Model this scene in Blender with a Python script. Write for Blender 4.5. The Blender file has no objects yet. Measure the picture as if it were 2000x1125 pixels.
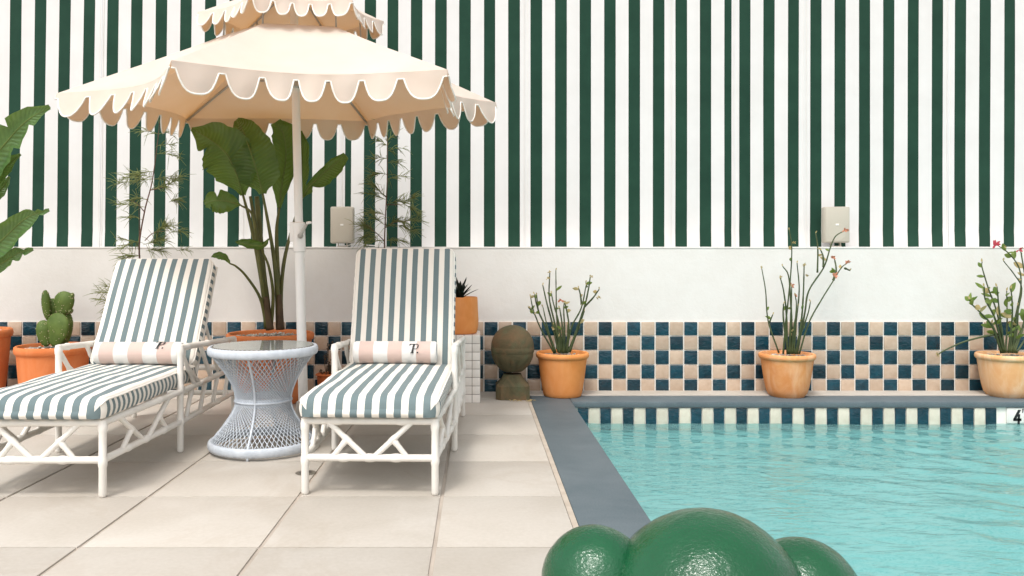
import bpy, bmesh, math, random
import numpy as np
from mathutils import Vector, Matrix, noise as mnoise

random.seed(7)
R = math.radians
S = bpy.context.scene
COL = S.collection

# ---------------------------------------------------------------- camera
FPX, HX, HY = 1600.0, 932.0, 508.0          # focal length and vanishing point in a 2000 px wide frame
cam_d = bpy.data.cameras.new('camera')
cam = bpy.data.objects.new('camera', cam_d)
COL.objects.link(cam)
cam.location = (0, 0, 1.0)
cam.rotation_euler = (R(90), 0, 0)
cam_d.sensor_width = 36.0
cam_d.lens = 36.0 * FPX / 2000.0
cam_d.shift_x = (1000 - HX) / 2000.0
cam_d.shift_y = -(562.5 - HY) / 2000.0
cam_d.clip_end = 2000
S.camera = cam

# ---------------------------------------------------------------- sky, sun, exposure
SUN_TO = Vector((-0.22, -0.46, 0.86)).normalized()     # direction towards the hazy sun
W = bpy.data.worlds.new('World')
S.world = W
W.use_nodes = True
wn = W.node_tree
sky = wn.nodes.new('ShaderNodeTexSky')
sky.sky_type = 'NISHITA'
sky.sun_disc = False
sky.sun_elevation = math.asin(SUN_TO.z)
sky.sun_rotation = math.atan2(SUN_TO.x, SUN_TO.y)
sky.air_density = 1.0
sky.dust_density = 4.0
sky.ozone_density = 1.0
hsv = wn.nodes.new('ShaderNodeHueSaturation')
hsv.inputs['Saturation'].default_value = 0.15
wn.links.new(sky.outputs[0], hsv.inputs['Color'])
bg = wn.nodes['Background']
bg.inputs[1].default_value = 0.15
wn.links.new(hsv.outputs[0], bg.inputs[0])
sl = bpy.data.lights.new('sun', 'SUN')
sl.energy = 0.74
sl.angle = R(9)
sl.color = (1.0, 0.94, 0.86)
sun = bpy.data.objects.new('sun', sl)
COL.objects.link(sun)
sun.rotation_euler = SUN_TO.to_track_quat('Z', 'Y').to_euler()
S.view_settings.view_transform = 'Standard'
S.view_settings.look = 'None'
S.view_settings.gamma = 1.0
S.view_settings.exposure = 0.85
S.cycles.use_denoising = True
S.cycles.max_bounces = 10
S.cycles.transparent_max_bounces = 16
S.cycles.caustics_reflective = False

# ---------------------------------------------------------------- helpers
def P(x, y, Y):
    """the point at depth Y that the photograph shows at pixel (x, y)"""
    return Vector(((x - HX) / FPX * Y, Y, 1.0 + (HY - y) / FPX * Y))

def PX(px, Y):
    return px / FPX * Y

def tag(o, label=None, cat=None, group=None, kind=None):
    if label: o['label'] = label
    if cat: o['category'] = cat
    if group: o['group'] = group
    if kind: o['kind'] = kind
    return o

def empty(name, loc, label, cat, group=None, rz=0.0):
    o = bpy.data.objects.new(name, None)
    o.empty_display_size = 0.1
    COL.objects.link(o)
    o.location = loc
    o.rotation_euler = (0, 0, rz)
    return tag(o, label, cat, group)

class MB:
    def __init__(s):
        s.v = []; s.f = []; s.m = []; s.uv = []; s.has_uv = False
    def add(s, verts, faces, mi=0, uvs=None):
        b = len(s.v)
        s.v += [tuple(v) for v in verts]
        for k, f in enumerate(faces):
            s.f.append(tuple(b + i for i in f)); s.m.append(mi)
            if uvs is not None:
                s.has_uv = True
                s.uv.append([uvs[i] for i in f])
            else:
                s.uv.append([(0, 0)] * len(f))
        return s
    def box(s, a, b, mi=0):
        x0, y0, z0 = a; x1, y1, z1 = b
        return s.add([(x0,y0,z0),(x1,y0,z0),(x1,y1,z0),(x0,y1,z0),(x0,y0,z1),(x1,y0,z1),(x1,y1,z1),(x0,y1,z1)],
                     [(0,3,2,1),(4,5,6,7),(0,1,5,4),(1,2,6,5),(2,3,7,6),(3,0,4,7)], mi)
    def cbox(s, a, b, c=0.004, mi=0):
        """box with chamfered front/top edges (every edge cut)"""
        x0, y0, z0 = a; x1, y1, z1 = b
        bm = bmesh.new()
        bmesh.ops.create_cube(bm, size=1)
        for v in bm.verts:
            v.co = Vector(((x0+x1)/2 + v.co.x*(x1-x0), (y0+y1)/2 + v.co.y*(y1-y0), (z0+z1)/2 + v.co.z*(z1-z0)))
        bmesh.ops.bevel(bm, geom=list(bm.edges), offset=c, segments=2, profile=0.6, affect='EDGES')
        bm.verts.index_update()
        s.add([v.co[:] for v in bm.verts], [[v.index for v in f.verts] for f in bm.faces], mi)
        bm.free()
        return s
    def tube(s, pts, rad, seg=8, cap=True, mi=0):
        pts = [Vector(p) for p in pts]
        n = len(pts)
        if not hasattr(rad, '__len__'): rad = [rad] * n
        vs = []
        t0 = (pts[1] - pts[0]).normalized()
        ref = Vector((0, 0, 1)) if abs(t0.z) < 0.9 else Vector((1, 0, 0))
        nrm = t0.cross(ref).normalized()
        for i in range(n):
            if i == 0: t = pts[1] - pts[0]
            elif i == n - 1: t = pts[-1] - pts[-2]
            else: t = pts[i+1] - pts[i-1]
            t.normalize()
            nrm = (nrm - t * nrm.dot(t))
            if nrm.length < 1e-6: nrm = t.orthogonal()
            nrm.normalize()
            bi = t.cross(nrm)
            for k in range(seg):
                a = 2 * math.pi * k / seg
                vs.append(pts[i] + (nrm * math.cos(a) + bi * math.sin(a)) * rad[i])
        fs = []
        for i in range(n - 1):
            for k in range(seg):
                k2 = (k + 1) % seg
                fs.append((i*seg+k, i*seg+k2, (i+1)*seg+k2, (i+1)*seg+k))
        if cap:
            fs.append(tuple(range(seg-1, -1, -1)))
            fs.append(tuple((n-1)*seg + k for k in range(seg)))
        return s.add(vs, fs, mi)
    def lathe(s, prof, seg=40, c=(0, 0, 0), mi=0):
        vs = []; fs = []
        for r, z in prof:
            for k in range(seg):
                a = 2 * math.pi * k / seg
                vs.append((c[0] + r*math.cos(a), c[1] + r*math.sin(a), c[2] + z))
        for i in range(len(prof) - 1):
            for k in range(seg):
                k2 = (k + 1) % seg
                fs.append((i*seg+k, i*seg+k2, (i+1)*seg+k2, (i+1)*seg+k))
        fs.append(tuple(range(seg-1, -1, -1)))
        fs.append(tuple((len(prof)-1)*seg + k for k in range(seg)))
        return s.add(vs, fs, mi)
    def ball(s, c, r, sub=1, mi=0, squash=None, rot=None):
        bm = bmesh.new()
        bmesh.ops.create_icosphere(bm, subdivisions=sub, radius=1.0)
        vs = []
        for v in bm.verts:
            q = Vector((v.co.x*r*(squash[0] if squash else 1), v.co.y*r*(squash[1] if squash else 1), v.co.z*r*(squash[2] if squash else 1)))
            if rot is not None: q = rot @ q
            vs.append(Vector(c) + q)
        bm.verts.index_update()
        s.add(vs, [[v.index for v in f.verts] for f in bm.faces], mi)
        bm.free()
        return s
    def mesh(s, name, mats, smooth=None):
        me = bpy.data.meshes.new(name)
        me.from_pydata(s.v, [], s.f)
        if not isinstance(mats, (list, tuple)): mats = [mats]
        for m in mats: me.materials.append(m)
        me.polygons.foreach_set('material_index', s.m)
        if s.has_uv:
            ul = me.uv_layers.new(name='UVMap')
            flat = [c for fu in s.uv for u in fu for c in u]
            ul.data.foreach_set('uv', flat)
        me.update()
        if smooth is not None:
            me.polygons.foreach_set('use_smooth', [True] * len(me.polygons))
            if smooth < 180: me.set_sharp_from_angle(angle=R(smooth))
        return me
    def build(s, name, mats, parent=None, smooth=None, label=None, cat=None, group=None, kind=None):
        o = bpy.data.objects.new(name, s.mesh(name, mats, smooth))
        COL.objects.link(o)
        if parent is not None: o.parent = parent
        return tag(o, label, cat, group, kind)

def inst(name, me, parent=None, loc=(0, 0, 0), rot=(0, 0, 0)):
    o = bpy.data.objects.new(name, me)
    COL.objects.link(o)
    if parent is not None: o.parent = parent
    o.location = loc; o.rotation_euler = rot
    return o

def spline(pts, n=6):
    """Catmull-Rom through the given points"""
    pts = [Vector(p) for p in pts]
    q = [pts[0]*2 - pts[1]] + pts + [pts[-1]*2 - pts[-2]]
    out = []
    for i in range(1, len(q) - 2):
        for k in range(n):
            t = k / n
            a, b, c, d = q[i-1], q[i], q[i+1], q[i+2]
            out.append(0.5*((2*b) + (c-a)*t + (2*a-5*b+4*c-d)*t*t + (3*b-a-3*c+d)*t*t*t))
    out.append(pts[-1])
    return out

# ---------------------------------------------------------------- materials
class N:
    def __init__(s, name):
        s.m = bpy.data.materials.new(name); s.m.use_nodes = True
        s.t = s.m.node_tree; s.b = s.t.nodes['Principled BSDF']; s.out = s.t.nodes['Material Output']
    def n(s, typ, **kw):
        nd = s.t.nodes.new(typ)
        for k, v in kw.items():
            if k in nd.inputs: nd.inputs[k].default_value = v
            else: setattr(nd, k, v)
        return nd
    def l(s, a, b): s.t.links.new(a, b)
    def coords(s, kind='Object'):
        return s.n('ShaderNodeTexCoord').outputs[kind]
    def noise(s, scale, detail=4, rough=0.55, vec=None, dist=0.0):
        nd = s.n('ShaderNodeTexNoise'); nd.inputs['Scale'].default_value = scale
        nd.inputs['Detail'].default_value = detail; nd.inputs['Roughness'].default_value = rough
        nd.inputs['Distortion'].default_value = dist
        s.l(vec if vec is not None else s.coords(), nd.inputs['Vector'])
        return nd.outputs['Fac']
    def ramp(s, fac, stops):
        nd = s.n('ShaderNodeValToRGB')
        el = nd.color_ramp.elements
        while len(el) < len(stops): el.new(0.5)
        for e, (p, c) in zip(el, stops):
            e.position = p; e.color = (*c, 1) if len(c) == 3 else c
        s.l(fac, nd.inputs[0])
        return nd.outputs[0]
    def mix(s, fac, a, b, mode='MIX'):
        nd = s.n('ShaderNodeMix'); nd.data_type = 'RGBA'; nd.blend_type = mode
        for sock, v in ((nd.inputs['Factor'], fac), (nd.inputs['A'], a), (nd.inputs['B'], b)):
            if hasattr(v, 'is_linked') or hasattr(v, 'links'): s.l(v, sock)
            elif isinstance(v, tuple): sock.default_value = (*v, 1) if len(v) == 3 else v
            else: sock.default_value = v
        return nd.outputs['Result']
    def math(s, op, a, b=0.0, c=0.0):
        nd = s.n('ShaderNodeMath'); nd.operation = op
        for i, v in enumerate((a, b, c)):
            if hasattr(v, 'links'): s.l(v, nd.inputs[i])
            else: nd.inputs[i].default_value = v
        return nd.outputs[0]
    def bump(s, h, strength=0.3, dist=0.01, to=None):
        nd = s.n('ShaderNodeBump'); nd.inputs['Strength'].default_value = strength
        nd.inputs['Distance'].default_value = dist
        s.l(h, nd.inputs['Height'])
        if to is None: s.l(nd.outputs[0], s.b.inputs['Normal'])
        return nd.outputs[0]
    def base(s, c):
        if isinstance(c, tuple): s.b.inputs['Base Color'].default_value = (*c, 1)
        else: s.l(c, s.b.inputs['Base Color'])
    def rough(s, v, spec=0.5):
        if hasattr(v, 'links'): s.l(v, s.b.inputs['Roughness'])
        else: s.b.inputs['Roughness'].default_value = v
        s.b.inputs['Specular IOR Level'].default_value = spec

def simple(name, c0, c1, scale, rough=0.6, bump=0.0, bscale=None, spec=0.4, rnd=0.0, bdist=0.004):
    k = N(name)
    f = k.noise(scale, 5)
    col = k.ramp(f, [(0.3, c0), (0.7, c1)])
    if rnd:
        oi = k.n('ShaderNodeObjectInfo')
        v = k.math('MULTIPLY_ADD', oi.outputs['Random'], 2*rnd, 1 - rnd)
        cb = k.n('ShaderNodeCombineColor')
        for i in range(3): k.l(v, cb.inputs[i])
        col = k.mix(1.0, col, cb.outputs[0], 'MULTIPLY')
    k.base(col); k.rough(rough, spec)
    if bump: k.bump(k.noise(bscale or scale*6, 4), bump, bdist)
    return k.m

M = {}
M['grout_floor'] = simple('floor_grout', (.36,.31,.26), (.46,.40,.34), 6, .9)
def mk():
    k = N('porcelain_floor_tile')
    oi = k.n('ShaderNodeObjectInfo')
    tc = k.coords()
    mp = k.n('ShaderNodeVectorMath'); mp.operation = 'ADD'
    k.l(tc, mp.inputs[0]); k.l(oi.outputs['Location'], mp.inputs[1])
    f = k.noise(2.2, 6, .6, mp.outputs[0], .6)
    g = k.noise(60, 3, .6, mp.outputs[0])
    col = k.ramp(f, [(.3, (.415,.375,.322)), (.55, (.465,.427,.376)), (.75, (.505,.470,.422))])
    col = k.mix(.12, col, k.ramp(g, [(.35, (.33,.29,.24)), (.65, (.55,.51,.46))]))
    st = k.noise(1.1, 5, .7, mp.outputs[0], 1.6)
    col = k.mix(k.math('MULTIPLY', k.ramp(st, [(.55, (0,0,0)), (.62, (1,1,1)), (.66, (.25,.25,.25))]), .22), col, (.36,.30,.235))
    v = k.math('MULTIPLY_ADD', oi.outputs['Random'], .12, .94)
    cb = k.n('ShaderNodeCombineColor')
    for i in range(3): k.l(v, cb.inputs[i])
    k.base(k.mix(1.0, col, cb.outputs[0], 'MULTIPLY'))
    k.rough(k.math('MULTIPLY_ADD', f, .25, .45), .28)
    k.bump(g, .06, .002)
    return k.m
M['floor_tile'] = mk()
def mk():
    k = N('slate_blue_coping')
    f = k.noise(3.0, 6, .62, None, .4); g = k.noise(140, 2)
    k.base(k.mix(.25, k.ramp(f, [(.3, (.068,.096,.112)), (.7, (.122,.150,.165))]), k.ramp(g, [(.4, (.075,.10,.112)), (.6, (.15,.178,.19))])))
    k.rough(.62, .35); k.bump(g, .12, .002)
    return k.m
M['coping'] = mk()
def mk():
    k = N('white_stucco')
    f = k.noise(1.3, 5, .6, None, .3); g = k.noise(38, 6, .65); s = k.noise(9, 4)
    col = k.ramp(f, [(.3, (.665,.64,.605)), (.7, (.71,.69,.66))])
    col = k.mix(.10, col, k.ramp(s, [(.35, (.63,.58,.51)), (.6, (.80,.78,.745))]))
    k.base(col); k.rough(.85, .2)
    k.bump(k.math('ADD', g, k.math('MULTIPLY', s, .8)), .28, .006)
    return k.m
M['stucco'] = mk()
M['grout_white'] = simple('white_grout', (.74,.69,.62), (.84,.80,.74), 14, .9, .2, 80)
M['grout_dark'] = simple('brown_grout', (.10,.075,.05), (.17,.13,.10), 20, .9)
def glaze(name, c0, c1, rough, bscale, bstr, rnd):
    k = N(name)
    oi = k.n('ShaderNodeObjectInfo'); tc = k.coords()
    sc = k.n('ShaderNodeVectorMath'); sc.operation = 'SCALE'; k.l(oi.outputs['Location'], sc.inputs[0]); sc.inputs['Scale'].default_value = 7.3
    ad = k.n('ShaderNodeVectorMath'); ad.operation = 'ADD'; k.l(tc, ad.inputs[0]); k.l(sc.outputs[0], ad.inputs[1])
    st = k.n('ShaderNodeVectorMath'); st.operation = 'MULTIPLY'; k.l(ad.outputs[0], st.inputs[0]); st.inputs[1].default_value = (1, 1, 1.8)
    f = k.noise(18, 4, .6, ad.outputs[0]); b = k.noise(bscale, 3, .5, st.outputs[0], .8)
    col = k.ramp(f, [(.3, c0), (.7, c1)])
    v = k.math('MULTIPLY_ADD', oi.outputs['Random'], 2*rnd, 1 - rnd)
    cb = k.n('ShaderNodeCombineColor')
    for i in range(3): k.l(v, cb.inputs[i])
    k.base(k.mix(1.0, col, cb.outputs[0], 'MULTIPLY'))
    k.rough(rough, .5); k.bump(b, bstr, .006)
    return k.m
M['teal'] = glaze('teal_glazed_tile', (.0018,.021,.033), (.006,.046,.068), .08, 24, .95, .35)
M['beige'] = glaze('beige_glazed_tile', (.44,.325,.235), (.53,.41,.31), .20, 16, .2, .12)
M['cream_tile'] = glaze('cream_glazed_tile', (.55,.50,.40), (.66,.61,.51), .2, 16, .15, .06)
M['white_tile'] = glaze('white_mosaic_tile', (.72,.68,.63), (.80,.77,.72), .15, 20, .08, .05)
def fabric(name, c0, c1, rough=.85, trans=None, weave=900, bump=.15, tfac=.35, fold=None):
    k = N(name)
    f = k.noise(3.5, 5, .6)
    k.base(k.ramp(f, [(.3, c0), (.7, c1)])); k.rough(rough, .15)
    k.b.inputs['Sheen Weight'].default_value = .1
    g = k.noise(weave, 1)
    nrm = k.bump(g if fold is None else k.math('ADD', k.math('MULTIPLY', g, .15), k.noise(fold, 3, .5)), bump, .003 if fold is None else .02)
    if trans:
        tr = k.n('ShaderNodeBsdfTranslucent'); tr.inputs[0].default_value = (*trans, 1)
        k.l(nrm, tr.inputs['Normal'])
        mx = k.n('ShaderNodeMixShader'); mx.inputs[0].default_value = tfac
        k.l(k.b.outputs[0], mx.inputs[1]); k.l(tr.outputs[0], mx.inputs[2]); k.l(mx.outputs[0], k.out.inputs[0])
    return k.m
M['canopy'] = fabric('peach_canopy_canvas', (.80,.70,.60), (.84,.76,.675), trans=(.50,.225,.055), tfac=.34, bump=.25, fold=5)
M['piping_white'] = fabric('white_piping', (.80,.75,.68), (.85,.82,.76))
M['screen_white'] = fabric('white_awning_fabric', (.67,.66,.645), (.72,.71,.70), trans=(.9,.9,.88), tfac=.12, fold=3.2, bump=.22)
M['screen_green'] = fabric('green_awning_fabric', (.009,.037,.023), (.015,.053,.033), fold=3.2, bump=.10)
M['seam'] = fabric('seam_thread', (.70,.66,.62), (.78,.75,.71))
def stripes(name, ca, cb_, pitch, duty, phase=0.0, fuzzy=False):
    k = N(name)
    uv = k.n('ShaderNodeUVMap'); uv.uv_map = 'UVMap'
    sp = k.n('ShaderNodeSeparateXYZ'); k.l(uv.outputs[0], sp.inputs[0])
    w = k.noise(30, 2)
    x = k.math('ADD', k.math('MULTIPLY_ADD', sp.outputs[0], 1.0/pitch, phase), k.math('MULTIPLY', w, .012))
    fr = k.math('FRACT', x)
    st = k.math('LESS_THAN', fr, duty)
    n1 = k.noise(260, 2); n2 = k.noise(5, 4)
    A = k.mix(k.math('MULTIPLY', n1, .5), ca, tuple(c*.8 for c in ca))
    B = k.mix(k.math('MULTIPLY', n1, .35), cb_, tuple(c*.88 for c in cb_))
    col = k.mix(st, B, A)
    col = k.mix(k.math('MULTIPLY', n2, .10), col, (.55,.52,.47))
    k.base(col); k.rough(.9, .12)
    k.b.inputs['Sheen Weight'].default_value = .4 if fuzzy else .12
    k.bump(k.math('ADD', k.noise(420 if fuzzy else 800, 2), k.math('MULTIPLY', k.noise(14, 4), .8)), .7 if fuzzy else .28, .006 if fuzzy else .004)
    return k.m
M['cushion'] = stripes('blue_cream_striped_canvas', (.128,.182,.192), (.78,.735,.66), .0618, .5, .25)
M['towel'] = stripes('pink_white_towelling', (.70,.52,.455), (.84,.82,.79), .156, .5, .78, True)
def mk():
    k = N('white_painted_metal')
    f = k.noise(9, 4)
    k.base(k.ramp(f, [(.3, (.74,.705,.645)), (.7, (.80,.77,.715))])); k.rough(.38, .45)
    k.bump(k.noise(60, 3), .08, .003)
    return k.m
M['white_paint'] = mk()
M['pole'] = simple('pole_enamel', (.77,.755,.72), (.82,.805,.775), 5, .32, .04, 60)
M['steel'] = simple('grey_metal', (.36,.34,.31), (.46,.44,.40), 12, .35)
M['wicker'] = simple('pale_grey_wicker', (.43,.47,.52), (.55,.59,.635), 30, .5, .3, 300)
def mk():
    k = N('table_glass')
    k.base((.50,.54,.52)); k.rough(.02, .5)
    k.b.inputs['Transmission Weight'].default_value = 0.0
    gl = k.n('ShaderNodeBsdfGlossy'); gl.inputs['Roughness'].default_value = .015; gl.inputs['Color'].default_value = (.97,1,.98,1)
    tr = k.n('ShaderNodeBsdfTransparent'); tr.inputs[0].default_value = (.70,.74,.71,1)
    fr = k.n('ShaderNodeFresnel'); fr.inputs[0].default_value = 1.9
    du = k.n('ShaderNodeBsdfDiffuse'); du.inputs[0].default_value = (.62,.66,.63,1)      # pale colour mixed in to imitate the bright wall reflected in the glass
    m0 = k.n('ShaderNodeMixShader'); m0.inputs[0].default_value = .40; k.l(tr.outputs[0], m0.inputs[1]); k.l(du.outputs[0], m0.inputs[2])
    mx = k.n('ShaderNodeMixShader'); k.l(fr.outputs[0], mx.inputs[0]); k.l(m0.outputs[0], mx.inputs[1]); k.l(gl.outputs[0], mx.inputs[2])
    k.l(mx.outputs[0], k.out.inputs[0])
    return k.m
M['glass'] = mk()
def terracotta(name, c0, c1, pale, amt, seed):
    k = N(name)
    tc = k.coords()
    f = k.noise(7, 5, .6, tc); 
    mp = k.n('ShaderNodeMapping'); mp.inputs['Scale'].default_value = (9, 9, 2.4); mp.inputs['Location'].default_value = (seed, seed*2, seed*3)
    k.l(tc, mp.inputs[0])
    s = k.noise(1.0, 6, .65, mp.outputs[0], .7)
    col = k.ramp(f, [(.3, c0), (.7, c1)])
    col = k.mix(k.math('MULTIPLY', k.ramp(s, [(.42, (0,0,0)), (.66, (1,1,1))]), amt), col, pale)
    k.base(col); k.rough(.8, .25)
    k.bump(k.noise(55, 5), .12, .004)
    return k.m
M['terra_bright'] = terracotta('orange_terracotta', (.68,.235,.058), (.77,.295,.088), (.80,.42,.20), .30, 1.3)
M['terra_red'] = terracotta('red_terracotta', (.56,.155,.045), (.64,.195,.062), (.68,.30,.14), .30, 4.1)
M['terra_pale'] = terracotta('pale_terracotta', (.70,.35,.15), (.76,.42,.20), (.82,.60,.40), .75, 7.7)
M['terra_stain'] = terracotta('stained_terracotta', (.60,.22,.07), (.72,.32,.12), (.78,.47,.28), .60, 2.6)
M['soil'] = simple('potting_soil', (.03,.022,.015), (.07,.05,.035), 40, .95, .6, 120)
M['gravel'] = simple('pale_pebbles', (.16,.13,.10), (.70,.64,.55), 26, .7)
def mk():
    k = N('mossy_iron_stone')
    f = k.noise(5, 6, .65, None, .6); g = k.noise(11, 5); 
    col = k.ramp(f, [(.25, (.050,.048,.026)), (.45, (.100,.086,.046)), (.6, (.165,.105,.055)), (.75, (.22,.125,.060))])
    col = k.mix(k.math('MULTIPLY', k.ramp(g, [(.5, (0,0,0)), (.7, (1,1,1))]), .7), col, (.10,.12,.065))
    k.base(col); k.rough(.85, .25); k.bump(k.noise(60, 6, .7), .5, .006)
    return k.m
M['stone'] = mk()
def mk():
    k = N('glossy_green_enamel')
    f = k.noise(4, 4)
    k.base(k.ramp(f, [(.3, (.002,.058,.019)), (.7, (.005,.085,.030))])); k.rough(.09, .45)
    k.b.inputs['Coat Weight'].default_value = .15; k.b.inputs['Coat Roughness'].default_value = .08
    mp = k.n('ShaderNodeMapping'); mp.inputs['Scale'].default_value = (1, 1, 1.7); k.l(k.coords(), mp.inputs[0])
    nb = k.bump(k.math('ADD', k.noise(95, 3, .6, mp.outputs[0], .7), k.math('MULTIPLY', k.noise(17, 2), .6)), .28, .008)
    k.l(nb, k.b.inputs['Coat Normal'])
    return k.m
M['enamel'] = mk()
def leafmat(name, c0, c1, tr, rough=.30, vein=True):
    k = N(name)
    f = k.noise(5, 4)
    col = k.ramp(f, [(.3, c0), (.7, c1)])
    if vein:
        uv = k.n('ShaderNodeUVMap'); uv.uv_map = 'UVMap'
        sp = k.n('ShaderNodeSeparateXYZ'); k.l(uv.outputs[0], sp.inputs[0])
        # side veins sweep up and out from the midrib
        ax = k.math('ABSOLUTE', sp.outputs[0])
        ph = k.math('SINE', k.math('MULTIPLY', k.math('SUBTRACT', sp.outputs[1], k.math('MULTIPLY', ax, .10)), 150))
        mid = k.math('LESS_THAN', ax, .035)
        col = k.mix(k.math('MULTIPLY_ADD', ph, .12, .12), col, tuple(c*.55 for c in c0))
        col = k.mix(k.math('MULTIPLY', mid, .75), col, (.20,.23,.06))
    k.base(col); k.rough(rough, .45)
    nrm = k.bump(ph if vein else f, .45, .004)
    t = k.n('ShaderNodeBsdfTranslucent'); t.inputs[0].default_value = (*tr, 1)
    mx = k.n('ShaderNodeMixShader'); mx.inputs[0].default_value = .25
    k.l(k.b.outputs[0], mx.inputs[1]); k.l(t.outputs[0], mx.inputs[2]); k.l(mx.outputs[0], k.out.inputs[0])
    return k.m
M['leaf'] = leafmat('banana_leaf', (.050,.118,.018), (.105,.200,.038), (.26,.36,.05))
M['leaf_left'] = leafmat('strelitzia_leaf', (.050,.120,.034), (.100,.190,.056), (.24,.36,.07))
M['midrib'] = simple('leaf_midrib', (.10,.15,.03), (.17,.22,.05), 9, .45)
M['stalk'] = simple('leaf_stalk', (.070,.080,.018), (.150,.145,.040), 9, .45, .1)
M['stalk_brown'] = simple('old_leaf_sheath', (.055,.030,.014), (.10,.065,.028), 12, .6, .2)
M['needle'] = leafmat('grey_green_needles', (.15,.18,.045), (.25,.27,.085), (.3,.33,.08), .6, False)
M['twig'] = simple('brown_twig', (.075,.035,.020), (.14,.07,.045), 20, .7, .2)
M['euph'] = simple('green_pencil_stem', (.030,.050,.018), (.075,.095,.032), 16, .5, .1)
M['euph_leaf'] = leafmat('small_green_leaf', (.10,.16,.035), (.20,.27,.06), (.3,.38,.06), .45, False)
M['dry_leaf'] = leafmat('dry_yellow_leaf', (.42,.31,.13), (.55,.43,.22), (.5,.4,.15), .6, False)
M['flower'] = leafmat('coral_flower', (.60,.22,.13), (.70,.32,.21), (.6,.25,.15), .5, False)
M['flower_red'] = leafmat('crimson_flower', (.50,.05,.08), (.62,.10,.13), (.6,.1,.12), .5, False)
def mk():
    k = N('cactus_skin')
    f = k.noise(14, 4); 
    k.base(k.ramp(f, [(.3, (.062,.105,.018)), (.7, (.115,.170,.036))])); k.rough(.6, .3)
    k.bump(k.noise(60, 3), .25, .006)
    return k.m
M['cactus'] = mk()
M['areole'] = simple('cactus_areole', (.35,.30,.16), (.5,.44,.26), 20, .8)
M['agave'] = simple('dark_succulent', (.008,.014,.010), (.022,.030,.020), 18, .45)
M['speaker'] = simple('warm_grey_plastic', (.46,.42,.35), (.50,.46,.39), 4, .5, .05, 400)
M['speaker_grille'] = simple('speaker_grille', (.45,.41,.34), (.50,.455,.38), 700, .6, .2, 900)
M['badge'] = simple('white_badge', (.78,.76,.72), (.82,.8,.76), 4, .3)
M['black'] = simple('black_print', (.008,.008,.009), (.014,.014,.015), 9, .5)
M['drain'] = simple('drain_metal', (.10,.085,.065), (.17,.15,.12), 30, .45)
def mk():
    k = N('pool_plaster')
    f = k.noise(1.2, 4)
    k.base(k.ramp(f, [(.3, (.32,.645,.645)), (.7, (.44,.75,.745))])); k.rough(.8)
    return k.m
M['plaster'] = mk()
def mk():
    k = N('pool_water')
    for nd in (k.b,): k.t.nodes.remove(nd)
    w1 = k.noise(5.0, 3, .5, None, 1.2)
    mp = k.n('ShaderNodeMapping'); mp.inputs['Scale'].default_value = (6, 15, 1); mp.inputs['Rotation'].default_value = (0, 0, R(-14)); k.l(k.coords(), mp.inputs[0])
    w2 = k.noise(1.2, 1.5, .5, mp.outputs[0], .8)
    h = k.math('ADD', k.math('MULTIPLY', w1, .8), w2)
    nrm = k.bump(h, .36, .02, to=0)
    df = k.n('ShaderNodeBsdfDiffuse'); df.inputs[0].default_value = (.28,.57,.565,1); k.l(nrm, df.inputs['Normal'])
    tr = k.n('ShaderNodeBsdfTransparent'); tr.inputs[0].default_value = (.68,.92,.91,1)
    mx = k.n('ShaderNodeMixShader'); mx.inputs[0].default_value = .34
    k.l(tr.outputs[0], mx.inputs[1]); k.l(df.outputs[0], mx.inputs[2])
    gl = k.n('ShaderNodeBsdfGlossy'); gl.inputs['Roughness'].default_value = .03; k.l(nrm, gl.inputs['Normal'])
    fr = k.n('ShaderNodeFresnel'); fr.inputs[0].default_value = 1.33; k.l(nrm, fr.inputs['Normal'])
    m2 = k.n('ShaderNodeMixShader'); k.l(fr.outputs[0], m2.inputs[0]); k.l(mx.outputs[0], m2.inputs[1]); k.l(gl.outputs[0], m2.inputs[2])
    k.l(m2.outputs[0], k.out.inputs[0])
    return k.m
M['water'] = mk()

# ================================================================ THE SETTING
WY = 6.25                    # face of the garden wall
CX0, CX1 = 0.383, 0.669      # pool coping, left strip
CY0, CY1 = 5.78, 6.04        # pool coping, far strip
PX1, PY0 = 6.0, 0.4          # far right and near ends of the pool
WATER_Z = -0.158

# ground: one sheet with a hole for the pool
g = MB()
B = 60.0
hx0, hx1, hy0, hy1 = CX0, PX1 + .286, PY0 - .26, CY1
z = -0.016
for a, b, c, d in ((-B, hx0, -B, B), (hx1, B, -B, B), (hx0, hx1, -B, hy0), (hx0, hx1, hy1, B)):
    g.add([(a, c, z), (b, c, z), (b, d, z), (a, d, z)], [(0, 1, 2, 3)])
g.build('ground', M['grout_floor'], kind='structure')

# terrace of large porcelain tiles
terrace = MB().box((-4.45, -1.45, -.015), (CX0 - .0245, WY - .01, -.006)).build('terrace', M['grout_floor'], kind='structure')
cols = [(-4.404, -3.799), (-3.799+.0, -3.194), (-3.194, -2.589), (-2.589, -1.983), (-1.983, -1.387), (-1.387, -.755), (-.755, -.149), (-.149, CX0 - .022)]
rows = [2.852 + .612*k for k in range(-7, 6)]
for ci, (x0, x1) in enumerate(cols):
    me_full = None
    for y0 in rows:
        y1 = min(y0 + .612, WY - .012)
        if y1 - y0 < .05: continue
        full = abs(y1 - y0 - .612) < 1e-4
        gx = .0078; gy = .0040
        if ci == len(cols) - 1: xa, xb = x0 + gx, x1 - .004
        else: xa, xb = x0 + gx, x1 - gx
        cx, cy = (x0 + x1)/2, (y0 + y1)/2
        if full and me_full is not None: me = me_full
        else:
            me = MB().cbox((xa - cx, y0 + gy - cy, -.011), (xb - cx, y1 - gy - cy, 0), .002).mesh('floor_tile', M['floor_tile'], 30)
            if full: me_full = me
        inst('floor_tile', me, terrace, (cx, cy, random.uniform(-.0006, .0006)), (0, 0, random.uniform(-.0012, .0012)))
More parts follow.
